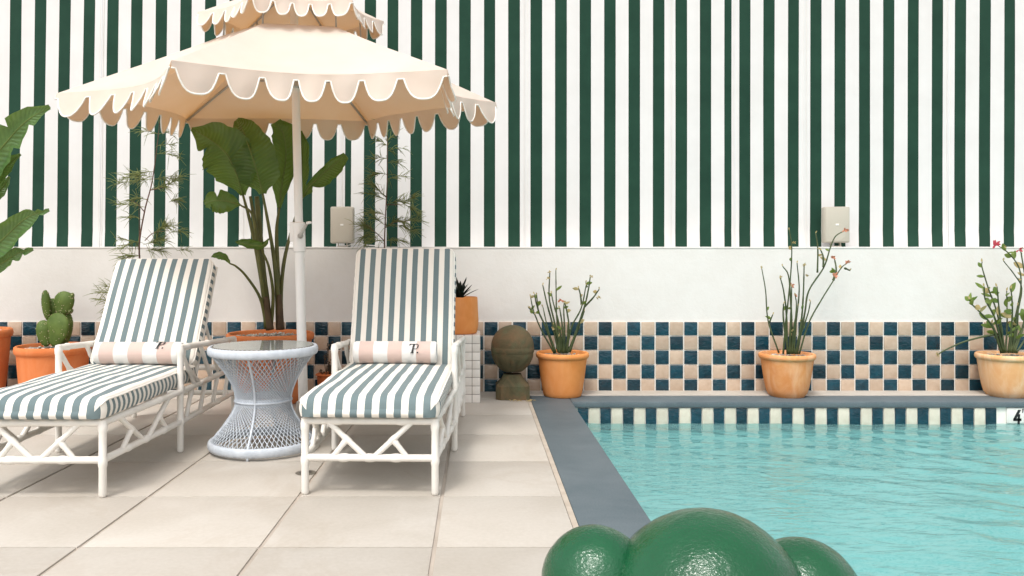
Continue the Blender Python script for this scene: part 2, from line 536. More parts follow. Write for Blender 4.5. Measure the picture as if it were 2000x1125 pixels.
# strip of pale mortar at the coping and the beige kerb along the foot of the wall
MB().box((CX0 - .0235, PY0 - .26, -.016), (CX0 - .0005, CY1, -.0025)).build('mortar_joint', simple('sandy_mortar', (.38,.32,.26), (.47,.41,.34), 12, .9, .2, 90), terrace, None)
kb = MB().cbox((CX0 + .0, CY1 + .003, -.015), (PX1 + .286, WY - .002, .006), .003).build('kerb_strip', M['floor_tile'], kind='structure')

# coping: slabs round the pool, bull-nosed edge
cop = MB()
def nose(x0, y0, x1, y1):
    cop.cbox((x0, y0, -.042), (x1, y1, 0.0), .010)
nose(CX0, PY0 - .26, CX1, CY1)
nose(CX1 + .001, CY0, PX1 - .001, CY1)
nose(PX1, PY0 - .26, PX1 + .286, CY1)
nose(CX1 + .001, PY0 - .26, PX1 - .001, PY0)
cop.build('pool_coping', M['coping'], smooth=40, kind='structure')

# basin, inside faces just behind the coping's edge
bx0, bx1, by0, by1, bz = CX1 - .018, PX1 + .018, PY0 - .018, CY0 + .026, -1.25
basin = MB()
basin.box((bx0 - .2, by0 - .2, bz - .2), (bx1 + .2, by1 + .2, bz))
basin.box((bx0 - .2, by0 - .2, bz + .001), (bx0, by1 + .2, -.043))
basin.box((bx1, by0 - .2, bz + .001), (bx1 + .2, by1 + .2, -.043))
basin.box((bx0 + .001, by1, bz + .001), (bx1 - .001, by1 + .2, -.043))
basin.box((bx0 + .001, by0 - .2, bz + .001), (bx1 - .001, by0, -.043))
basin = basin.build('pool_basin', M['plaster'], kind='structure')
# waterline tiles along the far side: teal and cream by turns
tb = MB().box((bx0 + .002, by1 - .006, -.205), (bx1 - .002, by1 - .002, -.0435)).build('tile_bed', M['grout_white'], basin)
ty = by1 - .0075
tp = PX(22.12, ty)
me_t = MB().cbox((-tp/2 + .003, -.008, -.20), (tp/2 - .003, 0, -.046), .0025).mesh('waterline_tile', M['teal'], 30)
me_c = MB().cbox((-tp/2 + .003, -.008, -.20), (tp/2 - .003, 0, -.046), .0025).mesh('waterline_tile_cream', M['cream_tile'], 30)
xa = P(1138.4, 800, ty).x
k = -8
mark_x0, mark_x1 = P(1965, 800, ty).x, P(2012, 800, ty).x
while True:
    cx = xa + tp*k
    if cx > bx1 - .04: break
    if cx - tp/2 > bx0 + .002 and not (mark_x0 - .03 < cx < mark_x1 + .02):
        inst('waterline_tile', me_t if k % 2 == 0 else me_c, basin, (cx, ty, 0), (R(random.uniform(-.4, .4)), 0, R(random.uniform(-.5, .5))))
    k += 1

# water with real ripples
nx, ny = 400, 400
xs = np.linspace(bx0 + .001, bx1 - .001, nx); ys = np.linspace(by0 + .001, by1 - .010, ny)
X, Yg = np.meshgrid(xs, ys)
rng = np.random.default_rng(3)
H = np.zeros_like(X)
for i in range(46):
    lam = rng.uniform(.07, .42)
    th = R(72) + rng.normal(0, .45)
    ph = rng.uniform(0, 2*math.pi)
    q = 2*math.pi/lam
    wob = .35*np.sin(X*rng.uniform(.8, 2.4) + Yg*rng.uniform(.8, 2.4) + ph*2)
    H += lam*.0046*np.sin(q*(X*math.cos(th) + Yg*math.sin(th)) + ph + wob*2)
amp = .55 + .45*np.sin(X*1.1 + .6)*np.cos(Yg*.9 - .4)
H *= amp
wv = [(float(x), float(y), WATER_Z + float(h)) for x, y, h in zip(X.ravel(), Yg.ravel(), H.ravel())]
wf = [(j*nx+i, j*nx+i+1, (j+1)*nx+i+1, (j+1)*nx+i) for j in range(ny-1) for i in range(nx-1)]
wm = MB(); wm.v = wv; wm.f = wf; wm.m = [0]*len(wf); wm.uv = []
wm.build('water', M['water'], smooth=180, kind='structure')

# depth marker tile: 4 FT
mk_ = MB().cbox((mark_x0, ty - .0085, -.152), (mark_x1, ty, -.046), .002).build('depth_marker_tile', M['white_tile'], basin, 30)
def glyph(polys, name, ox, oz, h, Y, parent, mat, slant=0.0, thick=.0015):
    mb = MB()
    for poly in polys:
        n = len(poly)
        vs = [(ox + (x + slant*z_)*h, Y, oz + z_*h) for x, z_ in poly] + [(ox + (x + slant*z_)*h, Y - thick, oz + z_*h) for x, z_ in poly]
        fs = [tuple(range(n)), tuple(range(2*n - 1, n - 1, -1))] + [(i, n+i, n+(i+1) % n, (i+1) % n) for i in range(n)]
        mb.add(vs, fs)
    return mb.build(name, mat, parent)
zt, zb = P(0, 800, ty).z, P(0, 828, ty).z
glyph([[(.30, 1), (.50, 1), (.20, .36), (.0, .22), (.0, .36)], [(.0, .22), (.0, .40), (.56, .40), (.56, .22)], [(.30, .0), (.46, .0), (.46, .72), (.30, .66)]],
      'numeral', P(1977, 0, ty).x, zb, zt - zb, ty - .0088, basin, M['black'], .05)
hs = PX(8, ty)
zf = P(0, 806, ty).z
glyph([[(0, 0), (.18, 0), (.18, 1), (0, 1)], [(.181, .84), (.6, .84), (.6, 1), (.181, 1)], [(.181, .44), (.5, .44), (.5, .58), (.181, .58)]], 'letter', P(1995, 0, ty).x, zf, hs, ty - .0088, basin, M['black'])
glyph([[(.2, 0), (.38, 0), (.38, .84), (.2, .84)], [(0, .841), (.6, .841), (.6, 1), (0, 1)]], 'letter', P(2001, 0, ty).x, zf, hs, ty - .0088, basin, M['black'])

# ---------------------------------------------------------------- garden walls
ztop = P(0, 482, WY).z
ztile1 = P(0, 628, WY).z
ztile0 = P(0, 766.5, WY).z
XSPLIT = P(641, 0, WY).x
def wall(x0, x1, label, anchor_px, pitch_px, parity, dark_from):
    w = empty('garden_wall', ((x0 + x1)/2, WY, 0), label, 'wall', 'rendered walls with a tiled base')
    ox = (x0 + x1)/2
    b = MB().box((x0 - ox, .004, -.3), (x1 - ox, .30, ztop - .014))
    b.build('render', M['stucco'], w)
    MB().cbox((x0 - ox, .0, ztop - .0135), (x1 - ox, .31, ztop), .004).build('cap', M['stucco'], w, 30)
    MB().box((x0 - ox, .0, ztile0 - .006), (x1 - ox, .0035, ztile1 + .003)).build('grout_bed', M['grout_white'], w)
    MB().cbox((x0 - ox, -.004, -.012), (x1 - ox, .0038, ztile0 - .007), .003).build('skirting', M['beige'], w, 30)
    p = PX(pitch_px, WY); gap = PX(1.35, WY)
    rp = PX(28.1, WY)
    mes = {}
    ax = P(anchor_px, 0, WY).x
    i0 = math.floor((x0 - ax)/p) - 1; i1 = math.ceil((x1 - ax)/p) + 1
    for i in range(i0, i1):
        xa, xb = ax + i*p + gap, ax + (i + 1)*p - gap
        xa, xb = max(xa, x0 + .003), min(xb, x1 - .003)
        if xb - xa < .02: continue
        for r in range(5):
            zt_ = ztile1 - r*rp - gap*.6
            zb_ = max(ztile1 - (r + 1)*rp + gap, ztile0)
            dark = (i + r + parity) % 2 == 0
            key = (round(xb - xa, 4), round(zt_ - zb_, 4), dark)
            if key not in mes:
                wdt, hgt = xb - xa, zt_ - zb_
                mes[key] = MB().cbox((-wdt/2, -.008, -hgt/2), (wdt/2, -.0002, hgt/2), .0025).mesh('tile', M['teal'] if dark else M['beige'], 30)
            inst('tile', mes[key], w, ((xa + xb)/2 - ox, random.uniform(-.0008, 0), (zt_ + zb_)/2), (R(random.uniform(-1.0, 1.0)), R(random.uniform(-.35, .35)), R(random.uniform(-1.0, 1.0))))
    return w
XL, XR = P(-260, 0, WY).x, P(2260, 0, WY).x
wall(XL, XSPLIT, 'white rendered wall with teal and beige tiled base behind the left lounger', 44.2, 28.5, 0, 0)
wall(XSPLIT, XR, 'white rendered wall with teal and beige chequered tile base along the pool', 945.0, 27.85, 0, 0)

# ---------------------------------------------------------------- striped fabric screen above the wall
FY = 6.47
greens = [(13,35.8),(61.3,83.8),(109.3,131.8),(157.5,180),(203.8,226.3),(251.3,273.8),(299.5,322),(347.5,370),(395.8,418),(443.8,466.3),(489.5,513),(540,560.5),(588,609),(632.5,656.8),(673,685),(710,732.5),(755,776.5),(801,823.8),(848.8,871.8),(896,919),(945,967),(992.5,1015.5),(1036,1059),(1084,1107),(1132,1154.5),(1180,1202.5),(1227.5,1250),(1275,1297.5),(1319,1341.8),(1366.8,1389.3),(1415,1429),(1443.8,1465.8),(1491,1513),(1538.8,1560),(1582.5,1604.5),(1630,1652),(1678,1700),(1725.5,1747.5),(1773.8,1795),(1820.8,1842.5),(1864.5,1886),(1912,1933.8),(1960,1981)]
gl_ = list(greens)
for k in range(1, 6):
    gl_.insert(0, (13 - 48.2*k, 35.8 - 48.2*k)); gl_.append((1960 + 47.6*k, 1981 + 47.6*k))
seams_px = [190, 419+12, 664.5, 1026, 1308, 1436, 1571, 1853]
seams_px = [194, 478, 665, 1027, 1308, 1436, 1571.5, 1853.5]
zf0, zf1 = 1.03, 3.55
screen = empty('fabric_screen', (0, FY, zf0), 'tall awning fabric screen in dark green and white vertical stripes above the wall', 'screen')
bounds = [gl_[0][0] - 25] + seams_px + [gl_[-1][1] + 25]
def fab_dy(x, z_):
    v = .012*mnoise.noise(Vector((x*1.3, z_*.5, 1.7))) + .006*mnoise.noise(Vector((x*5, z_*.8, 5.1)))
    # loose hem puffs forward a little near the bottom
    b = max(0.0, 1 - (z_ - 1.1)/.22)
    v -= .004*b*b*(0.6 + mnoise.noise(Vector((x*2.1, 0, 9))))
    v += .003*math.exp(-((z_ - 1.24 - .03*mnoise.noise(Vector((x*1.7, 3, 1))))/.03)**2)
    return v
nz = 30
zl = [zf0 + (zf1 - zf0)*(j/nz)**1.4 for j in range(nz + 1)]
for bi in range(len(bounds) - 1):
    b0, b1 = bounds[bi], bounds[bi+1]
    cuts = [(b0, 0)]
    for a, b in gl_:
        if b <= b0 or a >= b1: continue
        cuts.append((max(a, b0), 1)); cuts.append((min(b, b1), 0))
    cuts.append((b1, None))
    mb = MB()
    for (a, kind), (b, _) in zip(cuts[:-1], cuts[1:]):
        if b - a < .5: continue
        nseg = 3
        vs = []
        for j, z_ in enumerate(zl):
            for i in range(nseg + 1):
                px = a + (b - a)*i/nseg
                lean = 7.0*max(0, 1 - px/1000.0)*(z_ - 1.1)/1.95
                x = P(px + lean, 0, FY).x
                # the panels lap over each other at the seams, so each sits a hair in front of its neighbour
                vs.append((x, fab_dy(x, z_) + (.004 if bi % 2 else 0.0), z_ - zf0))
        fs = [(j*(nseg+1)+i, j*(nseg+1)+i+1, (j+1)*(nseg+1)+i+1, (j+1)*(nseg+1)+i) for j in range(nz) for i in range(nseg)]
        mb.add(vs, fs, kind)
    mb.build('fabric_panel', [M['screen_white'], M['screen_green']], screen, 180)
    if bi > 0:      # stitched seam, a thin raised welt
        for off in (-3.2, 3.2):
            pts = []
            for z_ in zl:
                lean = 7.0*max(0, 1 - b0/1000.0)*(z_ - 1.1)/1.95
                x = P(b0 + off + lean, 0, FY).x
                pts.append((x, fab_dy(x, z_) - .0002, z_ - zf0))
            MB().tube(pts, .0015, 5).build('seam', M['seam'], screen, 180)
MB().box((P(-240, 0, FY).x, .02, zf1 - zf0 - .05), (P(2230, 0, FY).x, .07, zf1 - zf0)).build('top_rail', M['pole'], screen)

# ================================================================ POTS
def gravel(name, r, zc, parent, n=150, seed=1):
    rr = random.Random(seed)
    mb = MB()
    for i in range(n):
        a = rr.uniform(0, 2*math.pi); d = r*math.sqrt(rr.random())*.97
        s_ = rr.uniform(.006, .013)
        mb.ball((d*math.cos(a), d*math.sin(a), zc + rr.uniform(-.002, .008)), s_, 1, squash=(rr.uniform(.8,1.2), rr.uniform(.7,1.1), rr.uniform(.5,.8)))
    o = mb.build(name, M['gravel'], parent, 180)
    o['kind'] = 'stuff'
    return o

def pot(px, Y, rim, base, h, mat, label, group='terracotta pots along the wall', belly=.35, rimh=.045, z0=0.0, seed=1, stones=150, lip=.014):
    x = P(px, 0, Y).x
    root = empty('terracotta_pot', (x, Y, z0), label, 'pot', group)
    r1 = rim - lip
    prof = [(base*.96, 0.0), (base, .006)]
    for k in range(1, 13):
        t = k/12
        rr = base + (r1 - base)*(t**(1 - belly*.85) if belly >= 0 else t)
        prof.append((rr, .006 + (h - rimh - .006)*t))
    prof += [(r1 + lip*.5, h - rimh + .003), (rim, h - rimh + .012), (rim + .003, h - rimh*.5), (rim, h - .006), (rim - .008, h), (rim - .018, h - .002), (rim - .024, h - .014), (r1 - .024, h - rimh - .02), (r1 - .03, h - .09)]
    MB().lathe(prof, 56).build('body', mat, root, 50)
    zs = h - .035
    MB().lathe([(.001, zs - .03), (r1 - .023, zs - .03), (r1 - .024, zs), (.001, zs + .004)], 32).build('soil', M['soil'], root, 60)
    gravel('gravel', r1 - .03, zs + .006, root, stones, seed)
    return root, Vector((x, Y, z0 + zs))

_, s_mid = pot(1098.5, 6.045, PX(51, 6.045), PX(36.5, 6.045), .322, M['terra_bright'], 'orange terracotta pot of thin bare stems on the pool corner beside the stone ball', belly=.30, seed=2)
_, s_r1 = pot(1537, 6.04, PX(52.5, 6.04), PX(33, 6.04), .315, M['terra_stain'], 'water-stained terracotta pot of tall bare stems on the far pool edge', belly=.55, seed=3)
_, s_r2 = pot(1965, 6.04, PX(53, 6.04), PX(33, 6.04), .312, M['terra_pale'], 'pale weathered terracotta pot of leafy stems at the right edge', belly=.60, seed=4)
_, s_cac = pot(104, 5.86, PX(68, 5.86), PX(55, 5.86), .392, M['terra_red'], 'wide red terracotta pot holding the prickly pear behind the left lounger', belly=.45, rimh=.06, seed=5, stones=230)
_, s_ban = pot(528.5, 5.74, PX(83, 5.74), PX(52, 5.74), .492, M['terra_red'], 'large red terracotta pot of the broad-leaved plant behind the wicker table', belly=.4, rimh=.05, seed=6, stones=320)
_, s_left = pot(-58, 5.86, PX(73, 5.86), PX(56, 5.86), .505, M['terra_red'], 'red terracotta pot cut off by the left edge of the picture', belly=.45, rimh=.06, seed=7)

# plinth of small white tiles with the succulent pot on it
PLY0, PLX0, PLX1, PLZ = 5.735, -.375, .021, .474
pl = empty('tiled_plinth', ((PLX0 + PLX1)/2, PLY0 + .19, 0), 'white small-tiled plinth under the succulent pot beside the right lounger', 'plinth')
hw, hd = (PLX1 - PLX0)/2, .19
MB().box((-hw + .004, -hd + .004, 0), (hw - .004, hd - .004, PLZ - .004)).build('grout_core', M['grout_dark'], pl)
nx_, nz_ = 7, 8
tw, th_ = 2*hw/nx_, PLZ/nz_
nd_ = 7; td = 2*hd/nd_
mf = MB().cbox((-tw/2 + .0016, -.005, -th_/2 + .0016), (tw/2 - .0016, 0, th_/2 - .0016), .0012).mesh('mosaic_tile', M['white_tile'], 30)
ms = MB().cbox((0, -td/2 + .0016, -th_/2 + .0016), (.005, td/2 - .0016, th_/2 - .0016), .0012).mesh('mosaic_tile_side', M['white_tile'], 30)
mt = MB().cbox((-tw/2 + .0016, -td/2 + .0016, 0), (tw/2 - .0016, td/2 - .0016, .005), .0012).mesh('mosaic_tile_top', M['white_tile'], 30)
for i in range(nx_):
    for j in range(nz_):
        inst('mosaic_tile', mf, pl, (-hw + (i + .5)*tw, -hd + .005, (j + .5)*th_))
    for j in range(nd_):
        inst('mosaic_tile', mt, pl, (-hw + (i + .5)*tw, -hd + (j + .5)*td, PLZ - .005))
for j in range(nd_):
    for q in range(nz_):
        inst('mosaic_tile', ms, pl, (hw - .005, -hd + (j + .5)*td, (q + .5)*th_))
        inst('mosaic_tile', ms, pl, (-hw, -hd + (j + .5)*td, (q + .5)*th_))
# bulbous cylinder pot
pY = 5.90
pc = P(898, 0, pY).x
sp_ = empty('terracotta_pot', (pc, pY, PLZ), 'smooth rimless terracotta pot with a dark succulent on the tiled plinth', 'pot', 'terracotta pots along the wall')
rb = PX(36, pY)
ph_ = PX(71, pY)
MB().lathe([(rb*.86, 0), (rb*.93, .008), (rb*1.0, .05), (rb*1.02, .10), (rb*.99, .17), (rb*.965, ph_ - .01), (rb*.955, ph_ - .002), (rb*.92, ph_), (rb*.88, ph_ - .01), (rb*.88, ph_ - .06)], 48).build('body', M['terra_bright'], sp_, 50)
MB().lathe([(.001, ph_ - .05), (rb*.875, ph_ - .05), (rb*.875, ph_ - .03), (.001, ph_ - .026)], 24).build('soil', M['soil'], sp_)
ag = empty('succulent', (pc, pY, PLZ + ph_ - .028), 'spiky near-black rosette succulent in the pot on the plinth', 'plant')
rr = random.Random(11)
for i in range(34):
    a = i*2.399 + rr.uniform(-.2, .2)
    el = R(18 + 62*(i/34) + rr.uniform(-6, 6))
    L = rr.uniform(.10, .155)
    d = Vector((math.cos(a)*math.cos(el), math.sin(a)*math.cos(el), math.sin(el)))
    sd = Vector((-math.sin(a), math.cos(a), 0))
    up = sd.cross(d)
    mb = MB(); vs = []
    for q in range(7):
        t = q/6
        wd = .016*(1 - t)**.75*(.75 + .9*t) + .0006
        c = Vector((0, 0, .01)) + d*(L*t) + up*(-.012*math.sin(t*2.5)) + Vector((0, 0, .02*t*t))
        vs += [c - sd*wd, c - up*wd*.45, c + sd*wd, c + up*wd*.12]
    fs = []
    for q in range(6):
        for kx in range(4): fs.append((q*4+kx, q*4+(kx+1) % 4, (q+1)*4+(kx+1) % 4, (q+1)*4+kx))
    fs += [(3, 2, 1, 0), (24, 25, 26, 27)]
    mb.add(vs, fs)
    mb.build('leaf', M['agave'], ag, 50)

# stone ball finial
fY = 5.955
fx = P(1001, 0, fY).x
fin = empty('stone_finial', (fx, fY, 0), 'mossy brown stone ball finial with a fluted cup on a square foot', 'ornament')
u = PX(1, fY)
bw = 32.5*u; ch = 9*u; bh = 36*u
mb = MB()
def oct_(w, c, z_): return [(-w+c,-w,z_),(w-c,-w,z_),(w,-w+c,z_),(w,w-c,z_),(w-c,w,z_),(-w+c,w,z_),(-w,w-c,z_),(-w,-w+c,z_)]
secs = [oct_(bw, ch, .0), oct_(bw, ch, .018), oct_(bw*.98, ch, bh*.72), oct_(bw*.93, ch, bh*.78), oct_(bw*.84, ch*.9, bh*.86), oct_(bw*.64, ch*.8, bh*1.06), oct_(bw*.52, ch*.8, bh*1.3)]
vs = [p for s_ in secs for p in s_]; fs = []
for i in range(len(secs)-1):
    for k in range(8): fs.append((i*8+k, i*8+(k+1) % 8, (i+1)*8+(k+1) % 8, (i+1)*8+k))
fs += [tuple(range(7, -1, -1)), tuple((len(secs)-1)*8 + k for k in range(8))]
mb.add(vs, fs); mb.build('foot', M['stone'], fin, 25)
# fluted cup
zc0, zc1 = 52*u, 88*u
seg = 64; vs = []; fs = []
pr = []
for k in range(12):
    t = k/11
    pr.append((u*(19 + 22*math.sin(t*math.pi/2)**.8), zc0 + (zc1 - zc0)*t))
for i, (r_, z_) in enumerate(pr):
    for k in range(seg):
        a = 2*math.pi*k/seg
        fl = 1 - .085*(abs(math.sin(a*9))**.35 < .62)*math.sin(min(1, i/9)*math.pi)**.5
        vs.append((r_*fl*math.cos(a), r_*fl*math.sin(a), z_))
for i in range(len(pr)-1):
    for k in range(seg): fs.append((i*seg+k, i*seg+(k+1) % seg, (i+1)*seg+(k+1) % seg, (i+1)*seg+k))
fs += [tuple(range(seg-1, -1, -1)), tuple((len(pr)-1)*seg+k for k in range(seg))]
cup = MB().add(vs, fs).build('fluted_cup', M['stone'], fin, 45)
zs0 = 88*u
prof = [(41*u, zs0 + .0005), (42*u, zs0 + 2*u), (42.2*u, zs0 + 10*u), (41.4*u, zs0 + 11.5*u), (41.6*u, zs0 + 13*u)]
for k in range(1, 16):
    a = k/15*math.pi/2
    prof.append((max(.001, 41.6*u*math.cos(a)), zs0 + 13*u + 41*u*math.sin(a)))
MB().lathe(prof, 56).build('ball', M['stone'], fin, 40)
# dry leaf litter by the finial's foot
lit = MB()
rr = random.Random(5)
for i in range(16):
    c = Vector((fx + rr.uniform(-.02, .15), 5.79 + rr.uniform(-.03, .02), .004))
    a = rr.uniform(0, 6.28); d = Vector((math.cos(a), math.sin(a)*.5, .1)); L = rr.uniform(.02, .045)
    lit.tube([c, c + d*L*.5 + Vector((0, 0, .006)), c + d*L], [.001, .0028, .0006], 5)
lit.build('leaf_litter', M['dry_leaf'], None, 180, 'few dry yellow leaves at the foot of the stone finial', 'leaves')

# ================================================================ PLANTS
def leaf(parent, mid, wl, wr, fold=.25, mat='leaf', name='leaf', tears=(), ncross=6, droop=.12, n=7, seed=0):
    """big blade: mid = midrib points from base to tip; wl / wr = half widths along it on either side
    fold lifts or drops the halves in depth, tears = (side, position, width) of splits"""
    rr = random.Random(seed)
    pts = spline(mid, n)
    N_ = len(pts) - 1
    def interp(w, t):
        q = t*(len(w) - 1); i = min(int(q), len(w) - 2); f = q - i
        f = f*f*(3 - 2*f)*.5 + f*.5
        return w[i]*(1 - f) + w[i+1]*f
    mb = MB()
    for side, w in ((-1, wl), (1, wr)):
        vs = []; uvs = []
        for i, p in enumerate(pts):
            t = i/N_
            tan = (pts[min(i+1, N_)] - pts[max(i-1, 0)]).normalized()
            sd = tan.cross(Vector((0, 1, 0)))
            if sd.length < .2: sd = Vector((1, 0, 0))
            sd.normalize()
            sd = (sd + Vector((0, -fold if side > 0 else fold*.6, 0))).normalized()*side
            ww = interp(w, t)*(1 + .035*math.sin(i*1.9 + seed) + rr.uniform(-.015, .015))
            for (ts, tpos, tw_) in tears:
                if ts == side and abs(t - tpos) < tw_: ww *= .30 + .70*abs(t - tpos)/tw_
            nrm = sd.cross(tan)*side
            for c in range(ncross + 1):
                s_ = c/ncross
                q = p + sd*ww*s_ + nrm*(ww*(.16*math.sin(s_*math.pi*.9) - droop*s_*s_)) + Vector((0, 0, -.04*ww*s_*s_)) \
                    + nrm*(.006*math.sin(i*.9 + c*.7 + seed)*s_)
                vs.append(q); uvs.append((side*s_, t + .0))
        fs = []
        for i in range(N_):
            for c in range(ncross):
                a = i*(ncross+1) + c
                f_ = (a, a+1, a+ncross+2, a+ncross+1)
                fs.append(f_ if side > 0 else f_[::-1])
        mb.add(vs, fs, 0, uvs)
    o = mb.build(name, M[mat], parent, 180)
    # midrib
    MB().tube(pts, [.0055*(1 - .85*i/N_) + .001 for i in range(N_+1)], 6).build('midrib', M['midrib'], o, 180)
    return o

def z5(x, y, Y): return P(350 + x/2.344, 200 + y/2.344, Y)
def stalk(parent, pts, r0, r1, mat='stalk'):
    q = spline(pts, 6); n = len(q) - 1
    return MB().tube(q, [r0 + (r1 - r0)*i/n for i in range(n+1)], 8).build('stalk', M[mat], parent, 180)

bp = empty('broadleaf_plant', s_ban, 'tall broad-leaved tropical plant with huge dark leaves under the parasol edge', 'plant')
bp_children = []
def L5(*a, **k):
    o = leaf(bp, *a, **k); bp_children.append(o); return o
def T5(*a, **k):
    o = stalk(bp, *a, **k); bp_children.append(o); return o
b0 = s_ban - Vector((0, 0, .03))
pxw = lambda v, Y: PX(v/2.344, Y)
# leaf A: big, left
YA = 5.52
L5([z5(292,425,5.6), z5(262,330,YA), z5(215,235,5.47), z5(140,170,5.44), z5(56,122,5.5)],
   [pxw(v, YA) for v in (14, 92, 128, 96, 8)], [pxw(v, YA) for v in (10, 90, 125, 80, 6)], fold=.12, tears=((1, .72, .04), (1, .45, .02)), seed=1)
# leaf B: centre, tallest
L5([z5(382,418,5.58), z5(360,330,5.5), z5(325,220,5.45), z5(292,130,5.48), z5(262,78,5.6)],
   [pxw(v, 5.5) for v in (16, 100, 108, 70, 14)], [pxw(v, 5.5) for v in (18, 100, 112, 72, 16)], fold=-.3, seed=2)
# leaf C: right of the pole, hanging upright
L5([z5(458,482,5.72), z5(470,380,5.72), z5(488,250,5.7), z5(478,150,5.66), z5(440,92,5.6)],
   [pxw(v, 5.7) for v in (8, 40, 78, 80, 30)], [pxw(v, 5.7) for v in (10, 44, 60, 56, 24)], fold=.5, seed=3)
# leaf C2: behind the pole
L5([z5(548,470,5.8), z5(556,400,5.8), z5(562,320,5.8), z5(566,200,5.8), z5(556,130,5.78)],
   [pxw(v, 5.8) for v in (4, 22, 34, 30, 6)], [pxw(v, 5.8) for v in (4, 18, 22, 14, 4)], fold=.3, tears=((1, .6, .08), (1, .3, .06)), seed=4)
# leaf D: small, pointing right
L5([z5(562,440,5.75), z5(598,385,5.72), z5(655,330,5.7), z5(715,280,5.68), z5(762,240,5.68)],
   [pxw(v, 5.7) for v in (4, 30, 58, 50, 22)], [pxw(v, 5.7) for v in (4, 18, 26, 30, 14)], fold=.4, tears=((-1, .28, .06),), seed=5)
# leaf E: small ragged, left
L5([z5(280,470,5.5), z5(240,458,5.48), z5(195,450,5.46), z5(150,452,5.46), z5(116,466,5.48)],
   [pxw(v, 5.5) for v in (5, 36, 52, 44, 14)], [pxw(v, 5.5) for v in (5, 44, 60, 50, 16)], fold=.2, tears=((-1, .6, .06), (1, .8, .05)), seed=6)
# leaf F: folded young leaf lower down
L5([z5(410,625,5.55), z5(385,655,5.52), z5(340,655,5.5), z5(295,645,5.5), z5(258,640,5.52)],
   [pxw(v, 5.5) for v in (4, 20, 34, 26, 5)], [pxw(v, 5.5) for v in (4, 18, 22, 18, 4)], fold=.8, seed=7)
# leaf G: tiny leaf beside the left lounger's head
L5([z5(232,738,5.45), z5(215,712,5.44), z5(190,700,5.43), z5(165,700,5.43), z5(148,708,5.44)],
   [pxw(v, 5.45) for v in (3, 14, 18, 12, 2)], [pxw(v, 5.45) for v in (3, 16, 22, 14, 3)], fold=.5, seed=8)
# thick stalks out of the pot
T5([z5(405,1035,5.70), z5(385,860,5.66), z5(350,660,5.63), z5(318,520,5.6), z5(292,425,5.6)], .022, .008)
T5([z5(412,1035,5.72), z5(398,880,5.68), z5(372,700,5.66), z5(345,540,5.64), z5(325,430,5.64)], .024, .010)
T5([z5(455,1035,5.72), z5(448,860,5.69), z5(432,700,5.66), z5(405,540,5.62), z5(382,418,5.58)], .020, .008)
T5([z5(462,1035,5.76), z5(455,860,5.75), z5(448,700,5.74), z5(446,580,5.73), z5(458,482,5.72)], .022, .008)
T5([z5(470,1035,5.78), z5(466,880,5.78), z5(480,720,5.79), z5(518,570,5.8), z5(548,470,5.8)], .016, .006)
T5([z5(466,1035,5.75), z5(470,840,5.75), z5(490,690,5.75), z5(530,540,5.75), z5(562,440,5.75)], .013, .005)
T5([z5(400,1035,5.68), z5(372,900,5.62), z5(310,800,5.55), z5(262,752,5.48), z5(232,738,5.45)], .013, .005, )
T5([z5(420,1035,5.69), z5(430,880,5.66), z5(412,760,5.6), z5(385,690,5.56), z5(372,662,5.53)], .014, .005)
T5([z5(398,1035,5.66), z5(380,820,5.63), z5(356,640,5.58), z5(332,510,5.53), z5(280,470,5.5)], .016, .006)
T5([z5(410,1035,5.74), z5(380,760,5.72), z5(362,520,5.7), z5(355,430,5.68)], .030, .016)
T5([z5(415,1040,5.67), z5(402,960,5.655), z5(396,890,5.64)], .030, .019, 'stalk_brown')
T5([z5(462,1040,5.70), z5(460,960,5.695), z5(456,880,5.69)], .030, .018, 'stalk_brown')
for o in bp_children: o.location = -s_ban

# plant at the left edge
lp_at = Vector((P(-58, 0, 5.86).x, 5.86, s_left.z))
lp = empty('broadleaf_plant', lp_at, 'broad-leaved plant with split arching leaves entering from the left edge', 'plant')
ch_ = []
def LL(*a, **k):
    o = leaf(lp, *a, mat='leaf_left', **k); ch_.append(o)
def z4(x, y, Y): return P(x/2.083, 180 + y/2.083, Y)
w4 = lambda v, Y: PX(v/2.083, Y)
LL([z4(-150,470,5.8), z4(-70,330,5.7), z4(20,210,5.62), z4(110,115,5.56), z4(205,62,5.52)],
   [w4(v, 5.6) for v in (6, 80, 75, 40, 8)], [w4(v, 5.6) for v in (6, 80, 85, 50, 14)], fold=.35, tears=((-1, .52, .035), (-1, .74, .03), (1, .6, .03)), seed=21)
LL([z4(-160,560,5.8), z4(-110,450,5.75), z4(-50,380,5.7), z4(20,310,5.68), z4(84,252,5.66)],
   [w4(v, 5.7) for v in (6, 50, 60, 30, 4)], [w4(v, 5.7) for v in (6, 60, 70, 56, 6)], fold=.3, tears=((1, .8, .04),), seed=22)
LL([z4(-150,760,5.8), z4(-70,680,5.7), z4(20,590,5.6), z4(110,510,5.52), z4(200,478,5.48)],
   [w4(v, 5.6) for v in (6, 50, 62, 48, 6)], [w4(v, 5.6) for v in (6, 46, 56, 34, 5)], fold=.45, tears=((-1, .9, .03), (1, .85, .03), (1, .93, .03)), seed=23)
LL([z4(-120,800,5.8), z4(-50,740,5.72), z4(10,695,5.66), z4(75,655,5.6), z4(135,640,5.57)],
   [w4(v, 5.65) for v in (4, 24, 32, 30, 5)], [w4(v, 5.65) for v in (4, 24, 30, 28, 8)], fold=.4, tears=((-1, .65, .04), (-1, .82, .04), (1, .86, .05)), seed=24)
LL([z4(-120,520,5.85), z4(-60,450,5.82), z4(-20,420,5.8), z4(15,380,5.8), z4(40,345,5.8)],
   [w4(v, 5.8) for v in (4, 24, 32, 24, 3)], [w4(v, 5.8) for v in (4, 24, 30, 24, 6)], fold=.2, seed=25)
